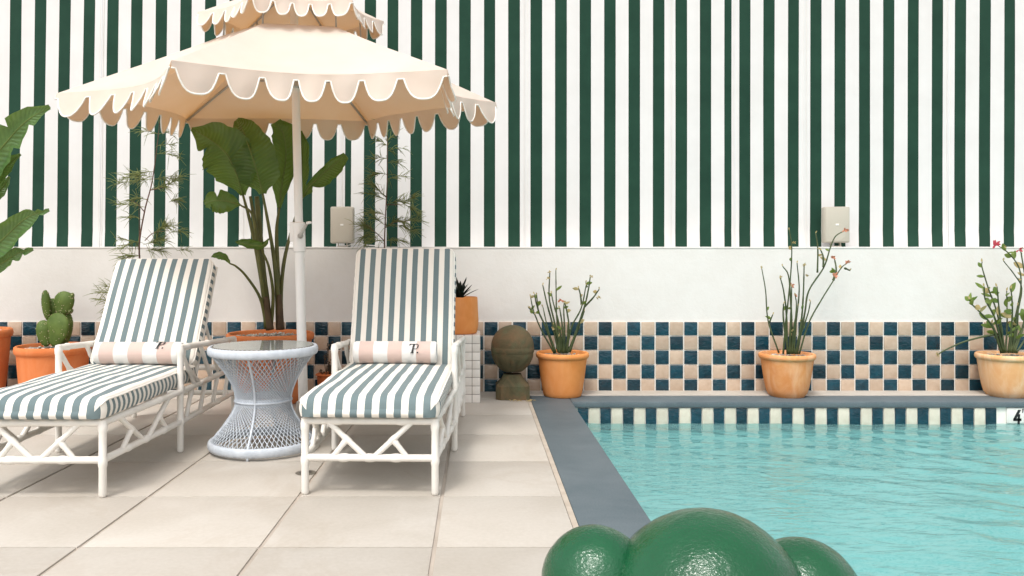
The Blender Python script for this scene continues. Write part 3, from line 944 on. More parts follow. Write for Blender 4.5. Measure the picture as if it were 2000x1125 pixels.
for (tx, ty_, tY) in ((-150,470,5.8), (-160,560,5.8), (-150,760,5.8), (-120,800,5.8), (-120,520,5.85)):
    e = z4(tx, ty_, tY); m_ = (e + lp_at)/2 + Vector((-.04, 0, .06))
    o = stalk(lp, [lp_at - Vector((0, 0, .03)), m_, e], .02, .008); ch_.append(o)
for o in ch_: o.location = -lp_at

# prickly pear
ca = empty('prickly_pear', s_cac, 'green prickly pear cactus with stacked oval pads in the wide pot', 'cactus')
def z3(x, y, Y): return P(x/3.515, 460 + y/3.515, Y)
w3 = lambda v, Y: PX(v/3.515, Y)
def pad(cx, cy, Y, rx, rz, tilt, yaw, seed):
    bm = bmesh.new()
    bmesh.ops.create_uvsphere(bm, u_segments=28, v_segments=18, radius=1)
    rot = Matrix.Rotation(R(yaw), 3, 'Z') @ Matrix.Rotation(R(tilt), 3, 'Y')
    c = z3(cx, cy, Y)
    a, b = w3(rx, Y), w3(rz, Y)
    th = .030
    rr = random.Random(seed)
    for v in bm.verts:
        x, y, z_ = v.co
        w = 1 - .16*z_*(-1)   # a little wider towards the top
        e = 1 + .035*mnoise.noise(Vector((x*3 + seed, y*3, z_*3)))
        v.co = rot @ Vector((x*a*w*e, y*th*(1 + .15*math.sin(z_*4)), z_*b*e)) + c
    bm.verts.index_update()
    mb = MB().add([v.co[:] for v in bm.verts], [[v.index for v in f.verts] for f in bm.faces])
    bm.free()
    o = mb.build('pad', M['cactus'], ca, 180); o.location = -s_cac
    ar = MB()
    for k in range(26):
        u_, v_ = rr.uniform(-.9, .9), rr.uniform(-.92, .92)
        if u_*u_ + v_*v_ > .92: continue
        sy = -math.sqrt(1 - u_*u_ - v_*v_)
        q = rot @ Vector((u_*a*(1 + .16*v_), sy*th*1.02, v_*b)) + c
        ar.ball(q, .0032, 1)
    for k in range(14):
        an = k/14*2*math.pi
        q = rot @ Vector((math.cos(an)*a*(1 + .16*math.sin(an)), 0, math.sin(an)*b)) + c
        ar.ball(q, .0034, 1)
    ar.build('areoles', M['areole'], o, 180)
Yc = 5.86
pad(392, 648, Yc - .03, 88, 118, 8, -10, 1)
pad(446, 640, Yc + .03, 50, 118, 4, 40, 2)
pad(306, 672, Yc - .03, 50, 92, -8, 22, 3)
pad(437, 466, Yc + .01, 66, 84, 12, 8, 4)
pad(318, 478, Yc - .02, 29, 104, -4, 30, 5)
pad(368, 505, Yc + .03, 34, 74, -6, 25, 6)
pad(492, 425, Yc + .03, 15, 32, 14, 20, 7)
pad(484, 520, Yc + .03, 15, 20, 30, 10, 8)

# wispy needle-leaved shrubs in small hidden pots
def shrub(name_label, main, forks, tufts, potpx, potY, seed, potlabel):
    rr = random.Random(seed)
    _, sp2 = pot(potpx, potY, .13, .10, .26, M['terra_red'], potlabel, belly=.4, rimh=.03, seed=seed, stones=60)
    sh = empty('needle_shrub', sp2, name_label, 'shrub')
    pts = [sp2 - Vector((0, 0, .02))] + [P(x, y, Y) for x, y, Y in main]
    q = spline(pts, 5); n = len(q) - 1
    kids = [MB().tube(q, [.0065*(1 - .75*i/n) + .0008 for i in range(n+1)], 6).build('stem', M['twig'], sh, 180)]
    for f in forks:
        qf = spline([P(x, y, Y) for x, y, Y in f], 5); nf = len(qf) - 1
        kids.append(MB().tube(qf, [.0035*(1 - .7*i/nf) + .0006 for i in range(nf+1)], 5).build('twig', M['twig'], sh, 180))
    mb = MB()
    for (x, y, tx, ty_, cnt, ln) in tufts:
        Yt = potY + rr.uniform(-.12, .10)
        a = P(x, y, potY); b = P(tx, ty_, Yt)
        mid = (a + b)/2 + Vector((0, 0, .012))
        br = spline([a, mid, b], 5)
        mb.tube(br, [.0018]*len(br), 4)
        ax = (b - a).normalized()
        for k in range(int(cnt*1.35)):
            t = rr.uniform(.12, 1.0)
            p0 = br[min(len(br)-1, int(t*(len(br)-1)))]
            d = (ax*rr.uniform(.5, 1.1) + Vector((rr.gauss(0, .42), rr.gauss(0, .5), rr.gauss(.02, .42)))).normalized()
            L = PX(ln, potY)*rr.uniform(.55, 1.15)
            p1 = p0 + d*L*.5 + Vector((0, 0, .004)); p2 = p0 + d*L + Vector((0, 0, -.10*L))
            mb.tube([p0, p1, p2], [.0018, .0021, .0008], 3, cap=False)
    nd = mb.build('needles', M['needle'], sh, 180)
    nd['kind'] = 'stuff'
    kids.append(nd)
    for o in kids: o.location = -sp2
    return sh
shrub('wispy needle-leaved shrub with thin brown stem behind the left lounger back',
      [(275,560,5.95),(272,480,5.9),(283,410,5.9),(296,360,5.9),(305,300,5.9),(312,238,5.9)],
      [[(272,500,5.9),(272,440,5.9),(271,405,5.88)], [(283,470,5.9),(300,455,5.9),(330,450,5.88)], [(283,415,5.9),(268,398,5.9),(255,392,5.9)], [(292,372,5.9),(320,366,5.9)]],
      [(312,245,300,215,10,22),(310,262,270,258,14,26),(310,262,335,262,12,24),(307,285,345,285,14,26),(306,300,355,310,16,28),(300,335,262,345,18,26),(300,345,240,348,24,30),(298,350,218,362,30,30),
       (290,390,255,392,20,28),(285,405,225,400,18,28),(292,372,325,365,22,28),(300,350,345,352,22,28),(325,366,355,345,24,28),(330,395,350,392,24,28),(280,430,245,425,12,26),(300,455,330,440,26,30),(310,450,350,440,18,26),(330,455,362,455,12,24),
       (274,470,235,488,26,30),(280,478,325,470,30,28),(285,490,320,492,26,26),(275,500,240,505,26,28),(270,505,225,520,18,26),(300,480,318,440,22,28),(345,490,372,492,12,20),(250,470,225,470,10,22),
       (262,560,205,560,20,26),(255,580,190,572,26,28),(245,590,210,600,34,28),(240,595,185,585,18,26),(235,600,205,620,22,22)],
      262, 5.92, 31, 'small terracotta pot hidden behind the left lounger')
shrub('wispy needle-leaved shrub with straight stem rising behind the right lounger',
      [(752,560,6.05),(751,480,6.05),(753,420,6.05),(756,360,6.05),(757,310,6.05),(757,265,6.05)],
      [[(750,470,6.05),(735,455,6.04),(715,438,6.0)], [(752,445,6.05),(770,435,6.05),(795,432,6.0)], [(755,385,6.05),(740,372,6.0)], [(754,400,6.05),(785,400,6.0)]],
      [(757,270,745,240,12,22),(757,275,775,262,12,22),(757,285,735,275,18,22),(757,295,790,290,14,24),(757,310,730,312,20,24),(757,318,785,322,16,24),(755,340,725,345,22,26),(755,350,795,345,16,26),
       (753,385,722,360,26,28),(753,390,715,378,22,28),(754,400,790,395,26,28),(785,400,812,385,26,26),(790,400,818,420,26,26),(752,420,715,415,16,28),(752,440,720,425,22,28),(735,455,708,440,30,30),
       (735,455,690,438,22,28),(752,445,780,430,26,28),(780,435,815,432,30,28),(775,440,810,455,26,28),(730,455,705,468,26,26),(740,460,712,480,20,22),(752,470,720,476,16,26),(755,470,790,472,20,26),(757,300,757,235,14,18)],
      756, 6.05, 32, 'small terracotta pot hidden behind the right lounger')
# little dried twiggy plant by the wall between table and right lounger
_, sdr = pot(640, 6.02, .085, .065, .17, M['terra_red'], 'little dark pot of dried twigs by the wall behind the table', belly=.3, rimh=.02, seed=9, stones=40, lip=.008)
dt = empty('dried_twigs', sdr, 'dried brown twiggy plant by the wall between table and right lounger', 'plant')
rr = random.Random(8)
for i in range(12):
    tip = P(640 + rr.uniform(-18, 22), 668 + rr.uniform(-2, 60), 6.02 + rr.uniform(-.05, .05))
    q = spline([sdr - Vector((0, 0, .02)), (sdr + tip)/2 + Vector((rr.uniform(-.02, .02), 0, 0)), tip], 4)
    mb = MB().tube(q, [.0022]*len(q), 4)
    for k in range(7):
        c = q[rr.randrange(4, len(q))]
        mb.ball(c + Vector((rr.uniform(-.01, .01), rr.uniform(-.01, .01), rr.uniform(-.006, .006))), .005, 1, squash=(1, .7, 1.3))
    o = mb.build('twig', M['stalk_brown'], dt, 180); o.location = -sdr

# pencil-stemmed euphorbias
def small_leaf(mb, c, d, L, wd, mi=0):
    d = d.normalized(); sd = d.cross(Vector((0, 1, 0.2)))
    if sd.length < .1: sd = Vector((1, 0, 0))
    sd.normalize(); nn = sd.cross(d)
    vs = []
    for q in range(5):
        t = q/4; w = wd*math.sin(math.pi*(t*.86 + .09))
        p = c + d*L*t + nn*(-.15*L*t*t)
        vs += [p - sd*w + nn*w*.3, p, p + sd*w + nn*w*.3]
    fs = []
    for q in range(4):
        for k in range(2): fs.append((q*3+k, q*3+k+1, (q+1)*3+k+1, (q+1)*3+k))
    mb.add(vs, fs, mi)
def euphorbia(soil, conv, Y, stems, flowers, leaves, dry, label, seed, r=.0078, fmat='flower', scale=1.0):
    rr = random.Random(seed)
    root = empty('stick_plant', soil, label, 'plant', 'potted stick plants along the pool wall')
    kids = []
    for st in stems:
        Y1 = Y + rr.uniform(-.10, .08)
        pts = []
        for i, (x, y) in enumerate(st):
            t = i/(len(st)-1)
            pts.append(conv(x, y, Y + (Y1 - Y)*t))
        q = spline(pts, 6); n = len(q) - 1
        rs = r*rr.uniform(.8, 1.15)
        rad = [rs*(1 - .5*i/n)*(1.14 if i % 5 == 0 else 1.0) for i in range(n+1)]
        kids.append(MB().tube(q, rad, 7).build('stem', M['euph'], root, 180))
        mb = MB(); any_ = False
        for k in range(rr.randint(0, 2) + int(leaves*rr.random())):
            i = rr.randrange(n//3, n)
            small_leaf(mb, q[i], Vector((rr.uniform(-1, 1), rr.uniform(-.6, .6), rr.uniform(-.1, .9))), rr.uniform(.03, .06)*scale, rr.uniform(.008, .016)*scale, 0 if rr.random() < dry[0] else 1)
            any_ = True
        small_leaf(mb, q[-1], Vector((rr.uniform(-.6, .6), rr.uniform(-.4, .4), 1)), .02*scale, .005*scale, 1)
        kids.append(mb.build('leaves', [M['euph_leaf'], M['dry_leaf']], root, 180))
    for (x, y, s_) in flowers:
        c = conv(x, y, Y - .03)
        mb = MB()
        for k in range(7):
            small_leaf(mb, c + Vector((rr.uniform(-.006, .006), 0, rr.uniform(-.006, .006))), Vector((rr.uniform(-1, 1), rr.uniform(-1, .2), rr.uniform(-.6, 1))), .022*s_, .006*s_)
        kids.append(mb.build('flower', M[fmat] if s_ > .8 else M['dry_leaf'], root, 180))
    for o in kids: o.location = -soil
    return root
c6 = lambda x, y, Y: P(860 + x/3.125, 480 + y/3.125, Y)
c7 = lambda x, y, Y: P(1400 + x/2.393, 380 + y/2.393, Y)
euphorbia(s_mid, c6, 6.03,
  [[(695,655),(620,520),(570,400),(550,310)],[(540,375),(560,400),(575,420)],[(702,655),(640,490),(600,400),(588,300)],[(600,400),(583,340),(575,295)],[(720,650),(690,500),(650,350),(625,240)],
   [(735,650),(700,480),(665,320),(668,165)],[(740,655),(712,460),(707,300),(705,150)],[(745,650),(725,480),(690,350),(678,290)],[(760,650),(757,480),(753,400),(755,350)],[(770,650),(785,500),(772,400),(760,350)],
   [(770,655),(800,500),(860,380),(890,240)],[(785,650),(830,520),(880,370),(905,260),(915,190)],[(880,372),(930,320),(970,265)],[(862,360),(855,300),(845,260)],[(790,650),(850,480),(880,400)],[(705,650),(660,520),(625,370)],
   [(752,655),(748,560),(742,470),(728,380)],[(728,655),(715,560),(690,480)],[(775,655),(812,570),(850,500)],[(757,655),(775,580),(778,480)],[(895,250),(888,225)]],
  [(655,200,.7),(667,165,.6),(735,335,1.1),(965,320,.75),(688,505,.7),(870,355,.7),(755,345,.6),(540,375,.5),(920,190,.5)], 0, (.3,),
  'bare green-stemmed plant with a few dry flowers, in the pot by the stone ball', 41)
euphorbia(s_r1, c7, 6.03,
  [[(290,740),(240,590),(228,450),(210,345)],[(310,745),(322,600),(335,480),(347,350),(350,240),(338,165)],[(330,745),(325,560),(312,450),(297,390)],[(345,745),(350,600),(345,500),(335,380),(308,335)],[(360,745),(370,600),(385,450),(375,320)],
   [(370,745),(395,590),(405,450),(408,330)],[(375,745),(410,560),(430,450),(500,340),(530,250),(555,195),(598,168)],[(385,745),(430,600),(490,490),(540,410),(580,345),(612,318)],[(470,365),(472,250),(462,180)],[(498,340),(497,290),(485,258)],
   [(545,400),(558,350),(550,300)],[(335,745),(318,640),(310,560),(312,510)],[(350,745),(362,640),(372,520),(366,470)],[(340,745),(343,640),(348,520),(350,430)],[(365,745),(390,660),(425,560),(438,500)],[(352,745),(356,640),(380,520)],[(600,345),(622,355)],[(245,600),(262,560)]],
  [(600,168,1.2),(545,297,1.0),(555,380,1.3),(612,320,.95),(482,255,.7),(365,470,.9),(350,425,.85),(408,330,.7),(300,388,.7),(420,380,.7),(210,343,.5),(360,225,.7)], .9, (.45,),
  'tall bare green-stemmed plant with coral flowers in the water-stained pot', 42)
euphorbia(s_r2, c7, 6.03,
  [[(1330,740),(1290,620),(1240,560),(1190,510),(1183,490)],[(1340,740),(1300,580),(1255,490),(1250,430)],[(1345,740),(1312,560),(1270,440),(1240,340),(1240,315)],[(1350,740),(1357,600),(1355,450)],[(1370,740),(1390,600),(1420,450),(1415,350),(1370,280),(1310,235)],
   [(1380,740),(1405,560),(1425,440),(1395,380),(1340,310)],[(1320,650),(1240,665),(1150,690),(1060,730),(1030,752)],[(1345,740),(1330,620),(1318,520),(1310,430)],[(1362,740),(1375,640),(1382,540),(1375,440)],[(1390,740),(1430,620),(1450,500),(1440,380),(1420,260)],[(1400,740),(1460,640),(1500,520)],[(1380,740),(1420,640),(1470,560),(1480,420)],
   [(1335,740),(1310,660),(1285,600)],[(1372,740),(1402,640),(1410,520)]],
  [(1305,235,1.6),(1412,258,1.1),(1345,245,.6),(1030,755,.6),(1410,395,.7)], 10, (.8,),
  'leafy green-stemmed plant with small red flowers in the pale pot at the right', 43, fmat='flower_red', scale=1.4)

# ================================================================ UMBRELLA
UC = Vector((-1.088, 4.866, 0)); UR, UZ, UROT = 1.27, 1.961, 0.3129
TX, TY_ = .0226, .0579
um = empty('parasol', (UC.x, UC.y, 0), 'two-tiered peach parasol with white-piped scalloped valances on a white pole', 'parasol')
def uz(x, y, z_): return z_ + TX*x + TY_*y
def hexpt(k, r): 
    a = UROT + R(60*k); return Vector((r*math.cos(a), r*math.sin(a), 0))
def tier(r_in, z_in, r_out, z_out, sag, nsc, band, drop, nm, vn, seed):
    rr = random.Random(seed)
    nr, nt = 12, 12
    for k in range(6):
        a, b = hexpt(k, 1), hexpt(k+1, 1)
        vs = []
        for i in range(nr + 1):
            t = i/nr
            r_ = r_in + (r_out - r_in)*t
            for j in range(nt + 1):
                s_ = j/nt
                d = a*(1 - s_) + b*s_
                pinch = 1 - sag*.35*t*4*s_*(1 - s_)
                p = d*r_*pinch
                z_ = z_in + (z_out - z_in)*t**.96
                z_ -= sag*4*s_*(1 - s_)*(.10*math.sin(t*math.pi) + .03*t)
                z_ += .004*mnoise.noise(Vector((p.x*3, p.y*3, seed)))
                vs.append((p.x, p.y, uz(p.x, p.y, z_)))
        fs = [(i*(nt+1)+j, (i+1)*(nt+1)+j, (i+1)*(nt+1)+j+1, i*(nt+1)+j+1) for i in range(nr) for j in range(nt)]
        MB().add(vs, fs).build(nm, M['canopy'], um, 180)
        # valance: band with U-shaped scallops
        npt = 14
        edge = []
        for s_i in range(nsc*npt + 1):
            s_ = s_i/(nsc*npt)
            d = a*(1 - s_) + b*s_
            p = d*r_out*(1 - sag*.35*4*s_*(1 - s_))
            z_ = z_out - sag*4*s_*(1 - s_)*.03
            edge.append((s_, Vector((p.x, p.y, uz(p.x, p.y, z_)))))
        out = (a + b).normalized()
        along = (b - a).normalized()
        vs = []; low = []
        nrow = 6
        swing = (.10, .10, .12, .22, .05, .18)[k]
        kick = [rr.uniform(-.35, .45) for _ in range(nsc + 1)]
        skew = [rr.uniform(-.02, .02) for _ in range(nsc + 1)]
        for i, (s_, p) in enumerate(edge):
            f = (i % npt)/npt
            q = min(i//npt, nsc - 1)
            if i == nsc*npt: f = 1.0
            e = abs(f - .5)*2
            if e > .80: dep = band
            else: dep = band + drop*(1 - (e/.80)**2.7)**.66
            for r_ in range(nrow + 1):
                t = r_/nrow
                dd = dep*t
                y_ = dd/(band + drop)
                bulge = .010*math.sin(f*math.pi)*y_ + .30*y_*y_*(band + drop)*kick[q] + .010*mnoise.noise(Vector((p.x*6, p.y*6, dd*8 + seed)))*y_
                wav = .007*math.sin(i*.45 + k*2 + seed)*y_
                v = p + out*(bulge + wav + dd*math.sin(swing)) + along*(skew[q]*y_*.5*(1 - e)) - Vector((0, 0, dd*math.cos(swing) - .002))
                vs.append(v)
            low.append(vs[-1])
        n_ = len(edge)
        fs = [(i*(nrow+1)+r_, i*(nrow+1)+r_+1, (i+1)*(nrow+1)+r_+1, (i+1)*(nrow+1)+r_) for i in range(n_-1) for r_ in range(nrow)]
        vo = MB().add(vs, fs).build(vn, M['canopy'], um, 180)
        MB().tube(low, .0046, 5).build('piping', M['piping_white'], vo, 180)
tier(.40, 2.318, UR, UZ, .45, 7, .034, .108, 'canopy_panel', 'valance', 3)
tier(.03, 2.66, .54, 2.445, .30, 5, .022, .072, 'top_canopy_panel', 'top_valance', 8)
# frame
hub_z = 2.33
for k in range(6):
    d = hexpt(k, 1)
    p0 = d*.045 + Vector((0, 0, hub_z)); e = d*(UR*.985); p1 = Vector((e.x, e.y, uz(e.x, e.y, UZ) - .012))
    MB().tube([p0, (p0 + p1)/2 + Vector((0, 0, .01)), p1], .0085, 8).build('rib', M['steel'], um, 180)
    mid = p0.lerp(p1, .46) - Vector((0, 0, .004)); s0 = d*.04 + Vector((0, 0, 2.06))
    MB().tube([s0, mid], .0065, 8).build('strut', M['steel'], um, 180)
    # the frame of the upper tier
    q0 = d*.03 + Vector((0, 0, 2.63)); q1e = d*.53; q1 = Vector((q1e.x, q1e.y, uz(q1e.x, q1e.y, 2.432)))
    MB().tube([q0, q1], .006, 6).build('top_rib', M['steel'], um, 180)
    r0 = d*.40; r0.z = uz(r0.x, r0.y, 2.306); r1 = q0.lerp(q1, .72)
    MB().tube([r0, r1], .005, 6).build('spacer', M['steel'], um, 180)
pole_b = P(592, 0, 4.866).x - UC.x; pole_t = P(577, 0, 4.866).x - UC.x
def ppt(z_): return Vector((pole_b + (pole_t - pole_b)*(z_ - .2)/1.85, 0, z_))
rp_ = PX(9.3, 4.866)
MB().tube([ppt(.03), ppt(.5), ppt(1.0), ppt(1.06)], rp_, 20).build('lower_pole', M['pole'], um, 60)
MB().tube([ppt(1.05), ppt(1.6), ppt(2.1), ppt(2.36), Vector((0, 0, 2.7))], rp_*.86, 20).build('upper_pole', M['pole'], um, 60)
zc_ = P(0, 465, 4.866).z
hs_ = MB().tube([ppt(zc_ - .085), ppt(zc_ - .08), ppt(zc_ + .09), ppt(zc_ + .095)], [rp_*1.0, rp_*1.28, rp_*1.28, rp_*1.0], 20).build('crank_housing', M['pole'], um, 40)
c0 = ppt(zc_)
MB().cbox((c0.x - rp_*1.9, c0.y - rp_*.75, zc_ - .02), (c0.x - rp_*.9, c0.y + rp_*.75, zc_ + .095), .006).build('gear_case', M['pole'], um, 40)
kn = ppt(zc_ + .012) + Vector((.016, -rp_*1.35, 0))
MB().tube([kn + Vector((0, .012, 0)), kn + Vector((0, -.014, 0))], .015, 14).build('crank_hub', M['steel'], um, 40)
ck = kn + Vector((0, -.016, 0)); c1 = P(600, 436, 4.866 - .07) - UC
MB().tube([ck + Vector((-.004, 0, -.012)), ck.lerp(c1, .4), ck.lerp(c1, .8), c1], [.012, .010, .008, .007], 10).build('crank_arm', M['steel'], um, 180)
MB().tube([c1 + Vector((-.004, 0, 0)), c1 + Vector((.014, -.004, .004)), c1 + Vector((.026, -.006, .004))], [.009, .0085, .006], 10).build('crank_knob', M['pole'], um, 180)
MB().lathe([(.06, 2.02), (.062, 2.03), (.045, 2.075), (.03, 2.085)], 20, (pole_t, 0, 0)).build('runner', M['steel'], um, 40)
MB().lathe([(.055, 2.30), (.058, 2.33), (.05, 2.36), (.03, 2.37)], 20, (pole_t*.6, 0, 0)).build('hub', M['steel'], um, 40)
MB().lathe([(.175, .002), (.18, .008), (.178, .05), (.16, .064), (.05, .07), (.042, .16), (.03, .165)], 36, (ppt(.1).x, 0, 0)).build('base', M['steel'], um, 40)
MB().lathe([(.015, 2.665), (.028, 2.68), (.03, 2.70), (.018, 2.72), (.004, 2.74)], 16).build('finial', M['pole'], um, 60)

# ================================================================ LOUNGERS
def bar(p0, p1, r, nodes=(), seg=10, round_end=False):
    p0, p1 = Vector(p0), Vector(p1); L = (p1 - p0).length; d = (p1 - p0)/L
    pts = []; rad = []
    ts = {0.0: r, 1.0: r}
    for n_ in nodes:
        for off, k in ((-.022, 1.0), (-.013, 1.15), (-.004, 1.20), (.004, 1.20), (.013, 1.15), (.022, 1.0)):
            t = n_ + off/L
            if .002 < t < .998: ts[t] = r*k
    if round_end:
        ts[0.0] = r*.55; ts[.004/L] = r*.82; ts[.012/L] = r
    for t in sorted(ts): pts.append(p0 + d*(L*t)); rad.append(ts[t])
    return MB().tube(pts, rad, seg)

def cushion_mesh(w, l, t, seed, name, waterfall=True):
    """box cushion: x across (stripes run along y), top face crowned, one end rolling over"""
    nu, nv = 30, 44
    mb = MB()
    hw_ = w/2
    def top(u_, v_):
        y = v_*l; rc = .042; hx = hw_
        for dd_ in (y, l - y):
            if dd_ < rc: hx = min(hx, hw_ - rc + math.sqrt(max(0, rc*rc - (rc - dd_)**2)))
        x = u_*hx
        z_ = t + .016*(1 - u_**4)*(1 - (2*v_ - 1)**4)
        r_ = .055
        if waterfall and y < r_:
            q = 1 - y/r_; z_ -= r_*(1 - math.sqrt(max(0, 1 - q*q)))*.9
        e = (1 - abs(u_))*hw_
        if e < .012: z_ -= .012*(1 - math.sqrt(max(0, 1 - (1 - e/.012)**2)))
        e = l - y
        if e < .012: z_ -= .012*(1 - math.sqrt(max(0, 1 - (1 - e/.012)**2)))
        z_ += .007*mnoise.noise(Vector((x*7 + seed, y*4, seed))) + .002*mnoise.noise(Vector((x*25, y*10 + seed, 2)))
        return (x, y, z_)
    us = sorted(set([-1 + 2*i/nu for i in range(nu+1)] + [-.985, .985, -.965, .965]))
    vsp = sorted(set([i/nv for i in range(nv+1)] + [.004, .010, .018, .028, .99, .995]))
    vs = [top(a, b) for b in vsp for a in us]
    uv = [(p[0], p[1]) for p in vs]
    W_ = len(us); Hh = len(vsp)
    mb.add(vs, [(j*W_+i, j*W_+i+1, (j+1)*W_+i+1, (j+1)*W_+i) for j in range(Hh-1) for i in range(W_-1)], 0, uv)
    # boxing (sides), bulging a little; its stripes stand upright
    def wall_(edge, outn, ufn):
        rows = 5; vv = []; uu = []
        for r_ in range(rows + 1):
            q = r_/rows
            for ip, p in enumerate(edge):
                b = .010*math.sin(q*math.pi)*min(1.0, ip/7, (len(edge) - 1 - ip)/7)
                zz = p[2]*(1 - q) + .004*q
                vv.append((p[0] + outn[0]*b, p[1] + outn[1]*b, zz)); uu.append((ufn(p), zz))
        n_ = len(edge)
        mb.add(vv, [(r_*n_+i, (r_+1)*n_+i, (r_+1)*n_+i+1, r_*n_+i+1) for r_ in range(rows) for i in range(n_-1)], 0, uu)
    left = [vs[j*W_] for j in range(Hh)]; right = [vs[j*W_ + W_-1] for j in range(Hh)]
    front = [vs[i] for i in range(W_)]; back = [vs[(Hh-1)*W_ + i] for i in range(W_)]
    wall_(left[::-1], (-1, 0), lambda p: p[1]*1.25); wall_(right, (1, 0), lambda p: p[1]*1.25)
    wall_(front, (0, -1), lambda p: p[0]); wall_(back[::-1], (0, 1), lambda p: p[0])
    per = [(p[0], p[1], .0041) for p in right] + [(p[0], p[1], .0041) for p in left[::-1]]
    mb.add(per, [tuple(range(len(per)))[::-1]], 0, [(p[0], p[1]) for p in per])
    return mb, left, right, back

def lounger(loc, rz, back_ang, label, hinge_y, back_len):
    root = empty('sun_lounger', loc, label, 'lounger', 'loungers beside the pool', rz)
    r = .0158
    FW, AW = .278, .316
    zt_, zb_, za = .315, .158, .545
    yb, ya, ye = 1.76, .81, 1.76
    wp = M['white_paint']
    def B_(nm, p0, p1, rr_=r, nodes=(), re=False): return bar(p0, p1, rr_, nodes, round_end=re).build(nm, wp, root, 60)
    # legs
    for sx in (-1, 1):
        B_('leg', (sx*FW, 0, 0), (sx*FW, 0, zt_ + .012), r*1.03, (.45, .9), True)
        B_('leg', (sx*AW, ya, 0), (sx*AW, ya, za + .012), r*1.03, (.29, .6, .95), True)
        B_('leg', (sx*AW, ye, 0), (sx*AW, ye, .51), r*1.03, (.31, .62, .95), True)
    # front and rear aprons
    def pattern(a0, a1, b0, b1, rr_=.0125):
        """a: ends of the upper rail, b: of the lower; a V with a branch on each arm"""
        a0, a1, b0, b1 = map(Vector, (a0, a1, b0, b1))
        up = lambda t: a0.lerp(a1, t)
        dn = lambda t: b0.lerp(b1, t)
        for s0, s1, br in ((.17, .475, .21), (.83, .525, .79)):
            B_('brace', up(s0), dn(s1), rr_, (.5,))
            B_('brace', up(s0).lerp(dn(s1), .5), dn(br), rr_*.95, (.12,))
    B_('rail', (-FW, 0, zt_), (FW, 0, zt_), r, (.25, .75)); B_('rail', (-FW, 0, zb_), (FW, 0, zb_), r, (.30, .5, .70))
    pattern((-FW, 0, zt_), (FW, 0, zt_), (-FW, 0, zb_), (FW, 0, zb_))
    B_('rail', (-AW, ye, zt_), (AW, ye, zt_), r, (.25, .75)); B_('rail', (-AW, ye, zb_), (AW, ye, zb_), r, (.5,))
    for sx in (-1, 1):
        f0, f1 = (sx*FW, 0, zt_), (sx*AW, ya, zt_); g0, g1 = (sx*FW, 0, zb_), (sx*AW, ya, zb_)
        B_('rail', f0, f1, r, (.3, .68)); B_('rail', g0, g1, r, (.28, .5, .74))
        pattern(f0, f1, g0, g1)
        B_('rail', (sx*AW, ya, zt_), (sx*AW, ye, zt_), r, (.33, .66)); B_('rail', (sx*AW, ya, zb_), (sx*AW, ye, zb_), r, (.33, .66))
        for q in range(4):
            y0 = ya + .08 + q*.22
            B_('brace', (sx*AW, y0 + .10, zt_), (sx*AW, y0, zb_), .012, (.2,))
        B_('armrest', (sx*AW, ya - .002, za), (sx*AW, ye + .005, .50), r*1.05, (.10, .45, .8))
        B_('brace', (sx*AW, ya + .02, za - .03), (sx*AW, ya + .22, zt_), .012, (.5,))
        B_('brace', (sx*AW, ya + .30, za - .01), (sx*AW, ya + .50, zt_), .012, (.3, .7))
        B_('brace', (sx*AW, ya + .11, zt_ + .115), (sx*AW, ya + .30, zt_ + .0), .011, ())
        B_('brace', (sx*AW, ya + .62, za - .02), (sx*AW, ya + .80, zt_), .012, (.5,))
    # deck under the cushion
    for q in range(6):
        y0 = .10 + q*(hinge_y - .15)/5
        MB().cbox((-FW - .004, y0 - .03, zt_ + .006), (FW + .004, y0 + .03, zt_ + .017), .003).build('slat', wp, root, 40)
    # seat cushion
    cw = .590
    z0 = zt_ + .019
    mb, l_, r_, bk = cushion_mesh(cw, hinge_y + .045, .088, 3.1, 'seat')
    sc_ = mb.build('seat_cushion', M['cushion'], root, 50); sc_.location = (0, -.045, z0)
    for e in (l_, r_):
        MB().tube([(p[0], p[1], p[2] + .001) for p in e[2:]], .0042, 6).build('piping', M['piping_white'], sc_, 180)
    # backrest: frame and cushion share one tilt about the hinge
    br_ = bpy.data.objects.new('backrest', None); COL.objects.link(br_); br_.parent = root
    br_.empty_display_size = .05
    br_.location = (0, hinge_y + .015, z0 + .052); br_.rotation_euler = (R(back_ang), 0, 0)
    mb, l_, r_, bk = cushion_mesh(.575, back_len, .075, 8.4, 'back', False)
    bc = mb.build('back_cushion', M['cushion'], br_, 50)
    for e in (l_, r_, bk):
        MB().tube([(p[0], p[1], p[2] + .001) for p in e], .0042, 6).build('piping', M['piping_white'], br_, 180)
    for sx in (-1, 1):
        bar((sx*.277, -.02, -.016), (sx*.277, back_len - .01, -.016), .0145, (.3, .65)).build('back_rail', wp, br_, 60)
    for q in (.02, .35, .68, 1.0):
        bar((-.277, q*(back_len - .03), -.017), (.277, q*(back_len - .03), -.017), .012, (.5,)).build('back_crossbar', wp, br_, 60)
    # prop that holds the back up
    pr_top = Vector((0, hinge_y + .015, z0 + .052)) + Vector((0, math.cos(R(back_ang))*back_len*.5 + .02, math.sin(R(back_ang))*back_len*.5 - .02))
    for sx in (-1, 1):
        B_('prop', (sx*.262, pr_top.y, pr_top.z), (sx*.262, min(1.66, pr_top.y + .26), zt_), .009)
    return root, z0

LR, z0s = lounger((-.457, 3.49, 0), -R(1.6), 70, 'striped lounger with steep upright back beside the pool edge', 1.13, .70)
LL_, _ = lounger((-1.856, 3.45, 0), R(0.3), 58, 'striped lounger with lower reclined back at the far left', 1.13, .69)

